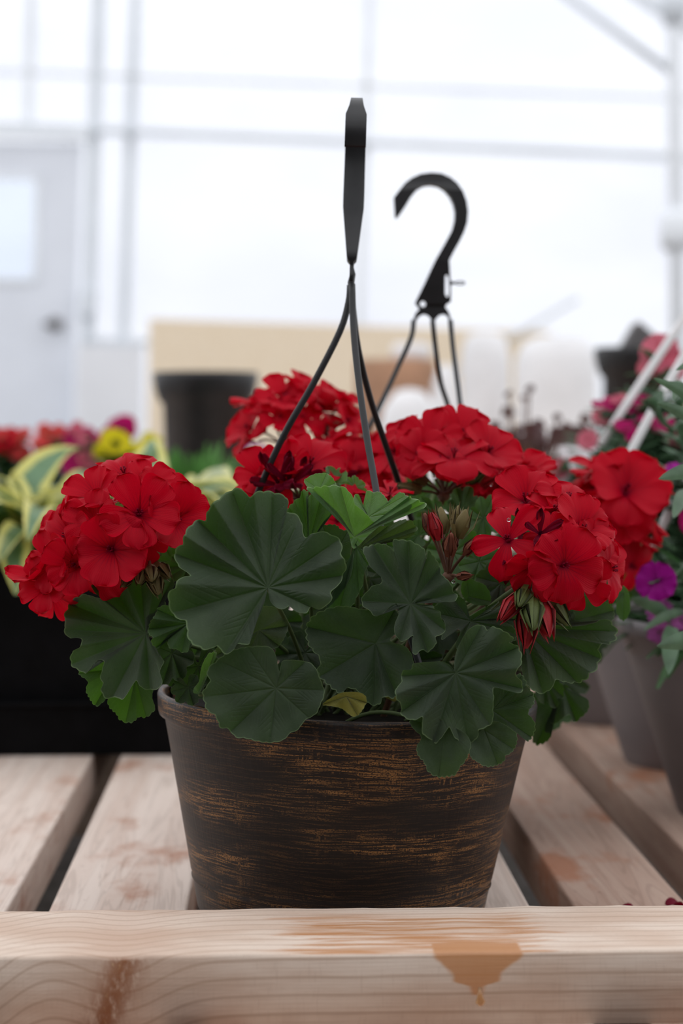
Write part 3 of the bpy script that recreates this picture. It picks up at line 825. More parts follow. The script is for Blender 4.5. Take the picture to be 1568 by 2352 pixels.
def hook_base_mesh():
    cu = bpy.data.curves.new('hook', 'CURVE'); cu.dimensions = '2D'; cu.fill_mode = 'BOTH'
    mpp = ZH2 / FPX / 2.529
    for poly in (HOOK, SLOT, HOLE):
        s = cu.splines.new('POLY'); s.points.add(len(poly) - 1); s.use_cyclic_u = True
        for i, (x_, y_) in enumerate(poly): s.points[i].co = ((x_ - 740) * mpp, -(y_ - 1310) * mpp, 0, 1)
    cu.extrude = 0.5; cu.bevel_depth = 0.0
    o = bpy.data.objects.new('tmp', cu); C.objects.link(o)
    dg = bpy.context.evaluated_depsgraph_get()
    me = bpy.data.meshes.new_from_object(o.evaluated_get(dg))
    bpy.data.objects.remove(o); return me
HB = hook_base_mesh()
HTOP = (1310 - 455) * ZH2 / FPX / 2.529
def thick(h):
    t_ = h / HTOP
    xs = [0, .10, .115, .42, .895, .935, 1.0]; ys = [.0022, .0022, .0060, .0135, .0130, .0085, .0070]
    return float(np.interp(t_, xs, ys))
def hook_mesh(name):
    me = HB.copy(); me.name = name; me.materials.clear(); me.materials.append(M['black_plastic'])
    for v in me.vertices: v.co.z *= thick(v.co.y)
    # local: x in hook plane, y up, z thickness -> x, thickness(y), z up
    for v in me.vertices: v.co = Vector((v.co.x, v.co.z, v.co.y))
    return me
def strap_mesh(name, pts, w=.0021, flat=.55):
    mb = MB(); mb.tube(smooth_path(pts, 40), w, 10, flat); return mb.mesh(name, M['black_plastic'])

# ================================================================== BASKET 1
ZC = 1.17
base = at(781, 2110, ZC); BX, BYY = base.x, base.y
TILT = math.radians(1.9)
ger = thing('potted_geranium', 'red geranium in a brushed brown bronze pot, its hook seen edge-on, in front', 'potted plant', (BX, BYY, 0))
prof = [(0.0, 0.0), (.086, 0.0), (.0895, .002), (.0905, .005), (.0935, .0215), (.0945, .0225), (.0935, .0245), (.0950, .027), (.1035, .070), (.1105, .105), (.1140, .1215), (.1150, .1235),
        (.1175, .1240), (.1182, .1262), (.1190, .1355), (.1182, .1378), (.1165, .1382), (.1145, .1370), (.1120, .118), (.1090, .11)]
P2 = [prof[0]]
for a, b in zip(prof, prof[1:]):
    nn = max(1, int(math.hypot(a[0] - b[0], a[1] - b[1]) / .006))
    for q in range(1, nn + 1): P2.append((a[0] + (b[0] - a[0]) * q / nn, a[1] + (b[1] - a[1]) * q / nn))
LIFT = .003
link('pot', lathe_mesh('pot', P2, M['pot'], 160, (BX, BYY, LIFT), TILT), ger)
link('soil', lathe_mesh('soil', [(0, .128), (.05, .128), (.113, .126)], M['soil'], 48, (BX, BYY, LIFT), TILT), ger)
def rimpt(ang, z=.13, r=.116):
    return Vector((BX + r * math.sin(ang) + math.sin(TILT) * z, BYY + r * math.cos(ang), z + LIFT))
CROWN = Vector((BX, BYY, .112))

hk = link('hanger_hook', hook_mesh('hanger_hook'), ger)
hb = at(806, 646, ZC)
hk.matrix_basis = Matrix.Translation(hb) @ Matrix.Rotation(math.radians(1.8), 4, 'Y') @ Matrix.Rotation(math.radians(87.5), 4, 'Z')
_W[hk.name] = world_of(ger) @ hk.matrix_parent_inverse
# the hook's bottom plate carries the three straps; gathered by a short twisted neck
nk = MB(); nk.tube([at(808, 596, ZC), at(808, 615, ZC), at(810, 630, ZC), at(806, 648, ZC), at(806, 720, ZC)], [.0016, .0012, .0018, .0022, .0020], 10)
link('neck', nk.mesh('neck', M['black_plastic']), ger)
sl = [(at(x_, y_, z_)) for x_, y_, z_ in ((804, 655, 1.17), (800, 695, 1.169), (780, 762, 1.166), (720, 880, 1.163), (662, 980, 1.162), (622, 1062, 1.163), (575, 1170, 1.168), (500, 1330, 1.175))] + [rimpt(math.radians(-80))]
sc_ = [(at(x_, y_, z_)) for x_, y_, z_ in ((808, 652, 1.165), (812, 760, 1.155), (824, 880, 1.14), (843, 1010, 1.125), (864, 1130, 1.11), (885, 1280, 1.09))] + [rimpt(math.radians(155))]
sr = [(at(x_, y_, z_)) for x_, y_, z_ in ((808, 690, 1.175), (822, 800, 1.185), (850, 915, 1.20), (884, 1018, 1.215), (921, 1125, 1.23), (975, 1290, 1.25))] + [rimpt(math.radians(40))]
for pts in (sl, sc_, sr): link('strap', strap_mesh('strap', pts), ger)

# ---- leaves of the front plant
c1 = (0, 900, 2.0); c2 = (380, 1080, 3.267); c3 = (130, 1300, 3.647); c4 = (540, 860, 3.564); c7 = (800, 1230, 3.564); c8 = (1120, 1350, 3.5)
def L(crop, J, pts, Z, mat='leaf', stem=True, label=None, **kw):
    Jp = px(crop, [J])[0] if crop else J; pp = px(crop, pts) if crop else pts
    nv = kw.pop('nv', None)
    if nv: nv = px(crop, nv) if crop else nv
    return leaf(ger, [dict(J=Jp, pts=pp, ZJ=Z, nv=nv, **kw)], mat, CROWN + Vector((random.uniform(-.03, .03), random.uniform(-.03, .03), 0)) if stem else None, label=label)
L(c2, (768, 882), [(765, 890), (750, 960), (720, 1060), (680, 1130), (642, 1175), (640, 1260), (625, 1305), (580, 1310), (540, 1302), (510, 1350), (460, 1380), (420, 1360), (390, 1318), (370, 1325), (330, 1342), (280, 1345), (240, 1320), (190, 1295), (162, 1230),
   (155, 1140), (110, 1120), (60, 1090), (35, 1040), (18, 980), (30, 910), (70, 880), (90, 830), (130, 800), (188, 792), (150, 760), (90, 710), (65, 620), (100, 570), (130, 545), (140, 480), (180, 420), (220, 385), (260, 370), (303, 374),
   (310, 310), (340, 270), (370, 235), (430, 190), (490, 150), (530, 135), (590, 155), (630, 205), (660, 175), (720, 155), (790, 160), (850, 175), (900, 195), (922, 240), (912, 290), (890, 315), (940, 315), (990, 340), (1025, 400), (1030, 460),
   (1055, 505), (1090, 480), (1150, 462), (1210, 465), (1260, 490), (1310, 520), (1325, 580), (1320, 640), (1350, 680), (1355, 740), (1330, 790), (1310, 850), (1245, 910), (1250, 960), (1215, 1010), (1150, 1045), (1090, 1025), (1060, 1070),
   (1010, 1070), (970, 1055), (930, 1020), (890, 1040), (840, 1035), (790, 990), (774, 930)], 1.045, gy=-.42, gx=.05, cup=-.10, amp=.25, wave=.045, n=460, m=64, cren=.018,
  nv=[(480, 1330), (70, 1070), (90, 640), (270, 400), (500, 160), (800, 180), (980, 420), (1250, 560), (1330, 790), (1100, 1030)], label='largest leaf, broad and ruffled')
L(c3, (745, 565), [(762, 480), (750, 430), (800, 390), (850, 350), (915, 330), (892, 240), (955, 205), (990, 150), (960, 95), (890, 105), (840, 130), (790, 60), (720, 58), (650, 50), (590, 90), (578, 180), (520, 140), (440, 130), (400, 155), (350, 150), (290, 165),
   (320, 220), (380, 275), (415, 288), (340, 265), (270, 245), (230, 235), (180, 255), (130, 285), (100, 330), (85, 370), (60, 420), (75, 470), (60, 520), (75, 570), (110, 605), (160, 600), (212, 620), (190, 680), (130, 720), (115, 780), (130, 840),
   (180, 870), (240, 900), (270, 870), (310, 820), (350, 785), (395, 802), (380, 870), (365, 930), (385, 990), (370, 1040), (400, 1100), (450, 1110), (490, 1095), (540, 1120), (580, 1090), (610, 1040), (665, 962), (700, 1010), (750, 1035),
   (830, 1035), (870, 1010), (885, 960), (865, 880), (900, 800), (860, 760), (840, 700), (800, 660), (775, 600)], 1.085, gy=-.30, gx=-.25, cup=.02, amp=.28, n=420, m=56, cren=.02,
  nv=[(120, 540), (140, 820), (480, 1080), (790, 1020), (130, 330), (440, 150), (700, 80), (930, 180)])
L(c3, (1105, 480), [(1000, 420), (930, 330), (850, 350), (830, 400), (780, 480), (768, 570), (800, 590), (795, 650), (850, 690), (875, 650), (935, 578), (930, 650), (950, 690), (1010, 700), (1050, 725), (1100, 715), (1120, 650), (1180, 560), (1150, 450), (1060, 400)],
  1.075, gy=-.3, amp=.4, n=240, m=34, nv=[(850, 370), (780, 530), (850, 670), (1050, 710)], mat='leaf_mid')
L(c3, (500, 860), [(380, 790), (300, 820), (190, 880), (200, 920), (260, 965), (245, 1040), (270, 1100), (310, 1160), (340, 1175), (400, 1130), (430, 1080), (520, 1000), (560, 900), (520, 810)], 1.10, amp=.3, mat='leaf_mid', n=220, m=30)
L(c3, (660, 930), [(500, 1000), (430, 1100), (440, 1180), (500, 1240), (530, 1290), (600, 1315), (650, 1300), (690, 1265), (740, 1270), (790, 1240), (825, 1190), (800, 1100), (810, 1000), (760, 920), (600, 900)], 1.105, amp=.25, mat='leaf_mid', n=240, m=34)
L(c1, (1268, 1362), [(940, 1430), (930, 1380), (962, 1330), (950, 1280), (1000, 1230), (1060, 1190), (1150, 1170), (1250, 1180), (1285, 1290), (1300, 1235), (1400, 1238), (1445, 1262), (1470, 1320), (1490, 1380), (1470, 1440), (1450, 1480), (1400, 1510), (1370, 1550),
   (1330, 1570), (1300, 1600), (1240, 1612), (1180, 1605), (1130, 1592), (1080, 1585), (1050, 1550), (1010, 1540), (990, 1490), (950, 1462)], 1.036, gy=-.12, amp=.10, wave=.02, n=380, m=50, cren=.02,
  nv=[(950, 1400), (1020, 1240), (1150, 1190), (1390, 1250), (1480, 1370), (1420, 1500), (1240, 1600), (1060, 1560)])
L(None, (862, 1478), [(840, 1400), (905, 1400), (925, 1440), (895, 1470), (935, 1488), (950, 1530), (932, 1580), (905, 1603), (882, 1600), (868, 1620), (838, 1612), (828, 1592), (800, 1580), (780, 1592), (750, 1570), (728, 1545), (735, 1515), (708, 1480), (703, 1440), (725, 1410), (780, 1392)],
  1.06, gy=-.12, amp=.2, n=300, m=42)
L(c7, (508, 560), [(545, 548), (620, 512), (700, 520), (820, 545), (880, 530), (892, 490), (860, 460), (840, 400), (790, 340), (762, 320), (750, 260), (720, 200), (655, 120), (640, 192), (620, 110), (560, 70), (500, 40), (440, 35), (380, 30), (360, 60), (370, 125), (320, 80), (250, 65), (180, 80),
   (118, 110), (150, 200), (190, 270), (262, 330), (265, 392), (200, 410), (150, 460), (108, 510), (120, 580), (170, 610), (200, 650), (240, 660), (300, 620), (350, 572), (400, 562), (410, 640), (380, 720), (378, 800), (430, 868), (480, 850), (530, 822),
   (525, 900), (525, 965), (560, 970), (600, 935), (650, 955), (690, 920), (722, 880), (715, 830), (780, 800), (792, 740), (760, 680), (750, 620), (700, 600), (690, 572), (600, 562)], 1.055, gy=-.25, gx=-.08, amp=.26, wave=.05, n=400, m=54, cren=.022,
  nv=[(860, 480), (740, 270), (490, 60), (210, 100), (130, 540), (430, 850), (640, 940), (770, 760)])
L(c7, (878, 1125), [(865, 1080), (870, 1000), (890, 930), (920, 870), (960, 800), (1000, 755), (1060, 730), (1110, 740), (1135, 772), (1180, 745), (1230, 760), (1290, 790), (1350, 840), (1318, 876), (1380, 900), (1410, 950), (1420, 1000), (1410, 1060), (1368, 1130), (1420, 1200),
   (1425, 1260), (1400, 1290), (1300, 1270), (1190, 1245), (1190, 1320), (1185, 1400), (1180, 1520), (1130, 1570), (1070, 1590), (1060, 1640), (1020, 1690), (950, 1695), (900, 1680), (860, 1640), (825, 1572), (780, 1630), (740, 1680), (710, 1700),
   (660, 1660), (610, 1630), (600, 1560), (605, 1488), (540, 1510), (480, 1500), (430, 1460), (430, 1390), (390, 1330), (385, 1260), (430, 1200), (440, 1110), (510, 1095), (530, 1050), (600, 1040), (680, 1035), (760, 1030), (830, 1060), (862, 1108)],
  1.035, gy=-.12, gx=.05, cup=.03, amp=.20, wave=.03, n=440, m=60, cren=.018, nv=[(1080, 760), (1380, 920), (1400, 1250), (1150, 1540), (970, 1680), (700, 1670), (440, 1440), (440, 1150)], label='lobed leaf hanging over the pot rim')
L(c8, (285, 320), [(235, 300), (400, 290), (560, 300), (700, 310), (830, 290), (930, 255), (1000, 280), (1035, 340), (1035, 400), (980, 450), (900, 460), (905, 560), (880, 640), (820, 700), (770, 750), (700, 765), (620, 760), (560, 740), (520, 790), (480, 840), (400, 845), (340, 805),
   (300, 760), (270, 650), (250, 500), (225, 400)], 1.10, gy=-.35, gx=.1, amp=.22, wave=.05, n=380, m=50, nv=[(1000, 350), (880, 560), (700, 740), (430, 820), (270, 600)])
L(c7, (1180, 1430), [(1150, 1300), (1300, 1200), (1400, 1130), (1450, 1190), (1460, 1230), (1510, 1290), (1520, 1370), (1470, 1450), (1520, 1520), (1525, 1600), (1480, 1680), (1440, 1670), (1380, 1620), (1280, 1580), (1180, 1520)], 1.048, gy=-.1, amp=.2, n=260, m=36)
L(c7, (1110, 1590), [(1060, 1600), (1200, 1520), (1340, 1590), (1380, 1640), (1370, 1720), (1330, 1780), (1290, 1800), (1270, 1850), (1200, 1885), (1120, 1890), (1050, 1850), (1000, 1810), (980, 1700)], 1.036, gy=-.1, amp=.22, n=260, m=36)
L(c7, (800, 1560), [(500, 1510), (530, 1580), (595, 1650), (558, 1730), (570, 1800), (620, 1860), (650, 1930), (700, 1965), (760, 1978), (870, 1960), (910, 1900), (970, 1820), (1000, 1700), (930, 1600), (700, 1480), (580, 1460)], 1.032, gy=-.1, amp=.14, n=300, m=40)
L(c7, (1000, 700), [(700, 600), (780, 530), (880, 500), (940, 520), (970, 580), (985, 660), (1060, 620), (1120, 590), (1215, 540), (1225, 552), (1160, 620), (1300, 550), (1380, 600), (1422, 680), (1400, 700), (1300, 668), (1262, 700), (1340, 740), (1372, 800), (1360, 860), (1250, 880), (1100, 860), (1000, 830),
   (900, 930), (880, 880), (915, 780), (850, 780), (780, 850), (760, 830), (790, 720)], 1.085, gy=-.5, amp=.3, n=320, m=40, nv=[(860, 520), (1220, 545), (1400, 690), (1340, 800), (900, 900), (730, 640)])
L(c7, (985, 500), [(960, 350), (1060, 380), (1120, 410), (1160, 480), (1155, 560), (1050, 570), (950, 520), (920, 430)], 1.11, n=200, m=26, mat='leaf_mid')
L(c7, (1180, 560), [(1140, 430), (1220, 422), (1290, 450), (1340, 500), (1380, 560), (1300, 620), (1150, 620), (1110, 520)], 1.12, n=200, m=26, mat='leaf_mid')
L(c7, (1250, 430), [(1040, 300), (1150, 240), (1300, 250), (1400, 290), (1440, 340), (1440, 440), (1350, 500), (1150, 480)], 1.14, n=220, m=28)
L(c8, (600, 790), [(600, 770), (700, 850), (800, 895), (808, 980), (740, 1050), (690, 1085), (650, 1020), (540, 1095), (480, 1080), (460, 1150), (510, 1190), (450, 1250), (370, 1250), (350, 1100), (380, 950), (480, 830)], 1.20, amp=.25, n=260, m=34)
L(c8, (720, 260), [(640, 100), (760, 60), (900, 90), (1000, 150), (1010, 250), (930, 290), (800, 320), (680, 330), (560, 320), (540, 200)], 1.15, n=240, m=30)
L(c8, (1090, 40), [(1030, 20), (1080, -20), (1130, 30), (1142, 110), (1140, 200), (1092, 265), (1040, 220), (1030, 120)], 1.18, n=180, m=24, mat='leaf_mid')
L(c2, (700, 1200), [(372, 1360), (420, 1440), (470, 1440), (590, 1440), (640, 1400), (700, 1332), (780, 1342), (850, 1320), (910, 1220), (915, 1150), (860, 1060), (780, 1020), (640, 1050), (450, 1250)], 1.085, amp=.3, n=280, m=38, mat='leaf_under', nv=[(400, 1380), (600, 1430), (840, 1310), (900, 1170)])
L(c3, (1195, 1075), [(1330, 720), (1270, 738), (1222, 820), (1202, 900), (1190, 970), (1152, 1020), (1145, 1060), (1175, 1062), (1202, 1000), (1250, 920), (1292, 850), (1335, 760)], 1.075, amp=.1, n=160, m=20, mat='leaf_young', nv=[(1320, 730)])
L(c4, (600, 1400), [(420, 1130), (470, 1050), (530, 1000), (545, 948), (600, 960), (580, 1010), (640, 980), (700, 1010), (760, 1060), (815, 1110), (780, 1150), (722, 1200), (700, 1260), (650, 1330), (590, 1420), (520, 1400), (470, 1250)], 1.10, gy=.1, amp=.35, n=280, m=38, mat='leaf_mid', nv=[(550, 970), (700, 1020), (790, 1130), (450, 1110)])
L(c4, (800, 1500), [(640, 1300), (700, 1240), (780, 1228), (830, 1235), (870, 1270), (930, 1280), (962, 1330), (975, 1400), (950, 1480), (870, 1560), (700, 1560), (620, 1430)], 1.105, n=240, m=30)
L(c2, (1425, 560), [(1450, 505), (1432, 560), (1500, 620), (1522, 700), (1490, 780), (1480, 860), (1430, 960), (1410, 1010), (1350, 1040), (1290, 1080), (1190, 1070), (1250, 1000), (1330, 900), (1390, 800), (1410, 680), (1402, 600)], 1.075, amp=.1, n=220, m=24, mat='leaf_mid', nv=[(1300, 1070), (1450, 900), (1510, 700)])
L(c4, (1010, 1430), [(985, 1440), (1010, 1320), (1080, 1270), (1180, 1240), (1250, 1240), (1330, 1200), (1400, 1188), (1462, 1215), (1487, 1270), (1450, 1320), (1380, 1350), (1290, 1350), (1200, 1385), (1100, 1430), (1010, 1470)], 1.09, gx=.15, amp=.3, n=260, m=34, mat='leaf_under', nv=[(1470, 1250), (1250, 1240), (1100, 1280), (1360, 1350)])
# young folded leaf on top: outer green face, inner grey-green lobes
leaf(ger, [dict(J=px(c4, [(975, 1330)])[0], pts=px(c4, [(575, 930), (640, 925), (720, 915), (820, 908), (900, 928), (932, 962), (962, 1000), (980, 1062), (1040, 1112), (1090, 1160), (1140, 1212), (1210, 1200), (1290, 1165), (1380, 1158), (1480, 1120), (1560, 1085), (1545, 1050), (1480, 1022), (1420, 1000),
            (1440, 1080), (1380, 1150), (1250, 1200), (1120, 1290), (1010, 1400), (960, 1420), (930, 1310), (880, 1220), (850, 1140), (760, 1050), (690, 990), (620, 960)]), ZJ=1.075, gy=.12, amp=.25, n=360, m=34, nv=px(c4, [(640, 940), (860, 930), (1150, 1210), (1540, 1060)])),
           dict(J=px(c4, [(1090, 1168)])[0], pts=px(c4, [(1040, 1110), (1055, 1030), (1080, 950), (1130, 965), (1180, 960), (1225, 1000), (1262, 1045), (1300, 1000), (1350, 963), (1400, 990), (1418, 1012), (1390, 1050), (1418, 1110), (1385, 1150), (1290, 1165), (1215, 1150), (1200, 1200), (1140, 1215), (1080, 1182),
            (1000, 1130), (970, 1060), (975, 990), (1010, 985), (1028, 1040)]), ZJ=1.078, gy=-.5, amp=.2, n=260, m=30, nv=px(c4, [(1120, 970), (1380, 1000), (1400, 1120), (990, 1000)])),
           dict(J=px(c4, [(690, 945)])[0], pts=px(c4, [(563, 870), (600, 840), (650, 815), (700, 808), (750, 812), (800, 850), (822, 915), (740, 930), (640, 950), (590, 920)]), ZJ=1.082, gy=-.4, amp=.15, n=180, m=22)],
     'leaf_young', CROWN, label='young bright green leaf folded upwards on top')
# small yellowing leaf on the rim
L(None, (795, 1600), [(740, 1618), (765, 1600), (790, 1590), (830, 1592), (842, 1610), (825, 1640), (808, 1645), (785, 1628), (760, 1622)], 1.042, amp=.3, mat='leaf_yellow', n=160, m=20, label='small yellowing leaf')
L(None, (860, 1590), [(895, 1600), (905, 1612), (918, 1600), (910, 1590)], 1.10, n=60, m=8, mat='leaf_yellow', stem=False)
# background and filler leaves (J, R, direction, Z, material)
fill = [((432, 1578), 48, 1.3, 1.085, 'leaf'), ((985, 1245), 75, 1.0, 1.25, 'leaf_mid'), ((1000, 1120), 60, 1.0, 1.36, 'leaf_mid'), ((930, 1330), 80, 1.0, 1.25, 'leaf'), ((700, 1290), 90, 1.0, 1.25, 'leaf'), ((395, 1500), 75, 1.9, 1.095, 'leaf'), ((455, 1530), 75, 1.5, 1.10, 'leaf'), ((420, 1420), 70, 2.4, 1.11, 'leaf'), ((810, 1300), 60, 1.2, 1.14, 'leaf'), ((850, 1330), 70, .9, 1.16, 'leaf'), ((900, 1290), 80, 1.2, 1.18, 'leaf'), ((760, 1370), 80, 1.4, 1.16, 'leaf'), ((720, 1400), 80, 1.9, 1.18, 'leaf'), ((850, 1390), 80, 1.6, 1.20, 'leaf'), ((600, 1340), 120, 1.9, 1.17, 'leaf'), ((980, 1350), 90, 1.3, 1.2, 'leaf'), ((1060, 1175), 62, -1.2, 1.20, 'leaf_mid'), ((1110, 1190), 60, -.3, 1.18, 'leaf_mid'), ((1000, 1180), 60, 2.6, 1.19, 'leaf_mid'), ((1100, 1290), 70, .4, 1.13, 'leaf_mid'), ((1150, 1340), 75, 1.8, 1.12, 'leaf'),
        ((960, 1230), 55, 3.6, 1.16, 'leaf_mid'), ((1040, 1270), 85, 1.0, 1.15, 'leaf_mid'), ((1330, 1380), 80, .3, 1.17, 'leaf'), ((1280, 1440), 80, 1.6, 1.15, 'leaf'), ((430, 1300), 60, 2.4, 1.12, 'leaf'),
        ((400, 1290), 55, -.6, 1.14, 'leaf'), ((480, 1440), 85, 2.2, 1.13, 'leaf'), ((640, 1430), 90, 1.2, 1.13, 'leaf'), ((780, 1330), 80, .6, 1.12, 'leaf'), ((700, 1500), 90, 1.7, 1.12, 'leaf'), ((940, 1520), 90, 1.3, 1.13, 'leaf'),
        ((1010, 1440), 85, 1.5, 1.14, 'leaf'), ((420, 1540), 55, 2.0, 1.12, 'leaf'), ((770, 1110), 48, -1.0, 1.17, 'leaf_young'), ((700, 1090), 40, -1.4, 1.19, 'leaf_mid'), ((815, 1120), 34, -.6, 1.15, 'leaf_young'), ((560, 1200), 70, 3.0, 1.14, 'leaf'),
        ((1220, 1200), 60, -.6, 1.20, 'leaf_mid'), ((1190, 1440), 80, 1.9, 1.13, 'leaf'), ((1130, 1500), 80, 1.4, 1.13, 'leaf'), ((860, 1240), 75, .3, 1.15, 'leaf_mid'), ((1340, 1270), 70, .2, 1.2, 'leaf_mid'), ((1250, 1560), 70, 1.2, 1.19, 'leaf'),
        ((590, 1540), 80, 1.6, 1.13, 'leaf'), ((1020, 1560), 75, 1.2, 1.12, 'leaf'), ((1140, 1420), 60, 0.2, 1.13, 'leaf_mid')]
for i, (J, R, a, Z, mt) in enumerate(fill):
    L(None, J, generic_outline(J, R, a, 7, .5, random.Random(i).uniform(.6, .95), random.Random(i + 50).uniform(0, 3), i), Z, mat=mt, amp=.22, gy=random.Random(i + 9).uniform(-.5, .1), n=170, m=22)

# ---- flower heads of the front plant
HZ = 1.115
flower_head(ger, (300, 1262), [
    (319, 1180, -.046, 1.06, None, (.10, -1, .28), 0.3), (256, 1262, -.048, .98, None, (-.12, -1, .15), 0.1), (285, 1092, .0, .95, None, (-.1, -.55, .9), .4), (402, 1195, -.030, 1.0, None, (.45, -1, .25), .7),
    (425, 1172, -.005, .85, None, (.7, -.3, .8), .2), (182, 1165, -.015, .98, None, (-.75, -.6, .75), .5), (222, 1140, -.022, .8, None, (-.45, -.7, .7), 1.2), (160, 1232, -.030, .9, None, (-.7, -.9, .3), .9),
    (128, 1292, -.024, .88, None, (-.8, -.8, .1), .2), (110, 1345, -.020, .80, None, (-.45, -1, .25), .35), (100, 1330, -.012, .7, 'c', (-.6, -.4, .7), .5), (176, 1296, -.036, .82, None, (-.35, -1, -.05), .6), (283, 1296, -.035, .55, 'c', (.2, -1, .2), .6),
    (232, 1300, -.030, .85, None, (-.1, -1, -.25), 1.0), (336, 1120, -.022, .8, None, (.15, -.7, .8), 0.0), (372, 1140, -.018, .85, None, (.4, -.6, .7), .8), (220, 1200, -.036, .85, None, (-.45, -1, .45), 2.2),
    (250, 1160, .01, .9, None, (-.4, -.2, 1), 2.2), (318, 1240, -.030, .85, None, (.2, -1, -.1), 2.0), (150, 1190, .0, .8, None, (-.9, -.2, .5), 2.0), (340, 1160, .0, .8, None, (.3, -.2, 1), 1.1),
    (120, 1362, -.010, .85, None, (-.3, -1, -.35), .9)],
    CROWN + Vector((-.02, 0, 0)), HZ, label='large full flower head at the left', seed=3, stem_mat='stem_red')
flower_head(ger, (1232, 1320), [
    (1166, 1240, -.040, 1.04, 'n', (-.25, -1, .30), .15), (1294, 1298, -.050, 1.02, None, (.10, -1, .05), .25), (1396, 1306, -.020, 1.0, None, (.85, -.75, .05), .3), (1332, 1216, -.020, .95, None, (.35, -.75, .7), .6),
    (1226, 1300, -.038, .72, 'c', (-.2, -1, -.35), 2.0), (1272, 1178, -.015, .9, None, (.1, -.7, .8), .2), (1206, 1150, .0, .95, None, (-.1, -.7, .8), .4), (1300, 1150, .0, .95, None, (.3, -.5, .9), .7),
    (1196, 1222, -.024, .5, 'w', (.1, -1, .3), 0), (1172, 1290, -.030, .42, 'w', (-.1, -.8, -.6), 0), (1240, 1226, -.040, .5, 'w', (.1, -1, .4), 1.0), (1330, 1330, -.034, .85, None, (.3, -1, -.35), 1.3), (1266, 1240, -.034, .8, None, (-.05, -1, .5), 1.5),
    (1358, 1262, -.018, .8, None, (.6, -.8, .4), 1.5), (1262, 1300, -.030, .5, 'w', (-.1, -1, -.2), 1.0)],
    CROWN + Vector((.03, -.01, 0)), 1.105, label='open flower head at the front right with wilted petals', seed=5, stem_mat='stem_red')
flower_head(ger, (1020, 1140), [
    (1042, 1052, -.030, 1.15, None, (.0, -.55, 1), .3), (1120, 1040, -.012, .98, None, (.35, -.7, .8), .3), (985, 1020, -.005, 1.05, None, (-.2, -.8, .7), .8), (944, 990, .012, .9, None, (-.4, -.5, .8), .4), (966, 1045, -.018, .9, None, (-.4, -.8, .5), .2),
    (1056, 1000, .005, 1.1, None, (.05, -.8, .6), .3), (1094, 1078, -.015, .8, None, (.3, -.8, .2), .9), (1010, 975, .02, .75, None, (-.1, -.3, 1), .5), (910, 1040, .02, .9, None, (-.6, -.6, .4), 1.0), (1008, 1062, -.03, .9, None, (-.1, -.6, .8), 1.9)],
    CROWN + Vector((.01, .02, 0)), 1.235, label='flat flower head behind the straps, stems showing beneath', seed=7, stem_mat='stem_red')
flower_head(ger, (1205, 1180), [(1198, 1096, -.01, 1.05, None, None, .4), (1246, 1106, 0, .95, None, None, .2), (1156, 1112, -.01, .95, None, None, .8), (1106, 1140, -.01, .85, None, None, 1.0), (1215, 1140, -.02, .9, None, None, 1.2), (1270, 1140, .0, .8, None, None, .3), (1172, 1070, .01, .8, None, None, .3), (1140, 1150, -.02, .75, None, None, .3)],
            CROWN + Vector((.03, .03, 0)), 1.25, seed=8)
flower_head(ger, (690, 1150), [(604, 1098, -.005, .85, None, (-.3, -.9, .7), .35), (568, 1112, .0, .6, 'n', (-.8, -.5, .6), .3), (712, 1066, -.01, 1.05, None, (.1, -.75, .65), .2), (655, 1082, -.01, .7, 'c', (-.1, -.7, .6), .9), (640, 1112, -.02, .7, 'w', (-.2, -.8, .4), .2), (664, 1110, -.02, .65, 'w', (0, -.8, .5), .9),
            (610, 1140, -.02, .7, None, (-.2, -.9, .3), .4), (690, 1098, -.015, .5, 'w', (.2, -.8, .2), .8), (770, 1100, .0, .5, 'w', (.2, -.8, .2), .8)],
            CROWN + Vector((-.01, .02, 0)), 1.19, seed=9, label='small partly wilted flower head behind the largest leaf', stem_mat='stem_red')
flower_head(ger, (822, 1180), [(826, 1150, -.005, .7, None, (.1, -.8, .6), .4), (775, 1196, -.02, .7, None, (-.1, -.8, .3), .4), (856, 1140, .0, .6, 'n', None, .3), (895, 1132, .01, .7, 'n', (.2, -.3, 1), .3)], CROWN, 1.15, seed=10)
bud_cluster(ger, (1028, 1326), [(1006, 1240, -.004, 1.25, 3), (1032, 1274, -.012, 1.25, 4), (1052, 1236, -.002, 1.3, 1), (1066, 1274, -.008, .95, 4), (1052, 1324, -.006, .8, 4), (1018, 1226, .004, 1.2, 1), (992, 1228, .0, 1.0, 4), (1046, 1206, .008, .9, 1)], 1.085,
            CROWN + Vector((.02, -.02, 0)), label='upright cluster of closed reddish buds')
bud_cluster(ger, (1220, 1326), [(1190, 1368, -.008, 1.5, 3), (1209, 1352, -.010, 1.4, 2), (1222, 1372, -.012, 1.9, 2), (1234, 1372, -.008, 2.0, 3), (1246, 1360, -.002, 1.8, 2), (1216, 1380, -.004, 2.1, 3), (1205, 1330, -.004, .9, 2), (1228, 1350, 0, 1.5, 2)], 1.075, CROWN + Vector((.03, -.02, 0)),
            stem_mat='stem', label='drooping cluster of green buds with red tips')
bud_cluster(ger, (1018, 1140), [(1060, 1110, -.004, 1.6, 2), (1075, 1118, 0, 1.5, 3), (1052, 1098, .004, 1.3, 2), (968, 1128, 0, 1.2, 0), (980, 1112, 0, 1.2, 0), (1088, 1100, .006, 1.3, 2)], 1.22, None, label='small buds under the flat flower head')
bud_cluster(ger, (340, 1270), [(345, 1305, -.02, 1.3, 0), (352, 1318, -.015, 1.4, 0), (328, 1310, -.02, 1.2, 0), (362, 1296, -.01, 1.2, 0), (300, 1322, -.02, .9, 0)], 1.10, None)

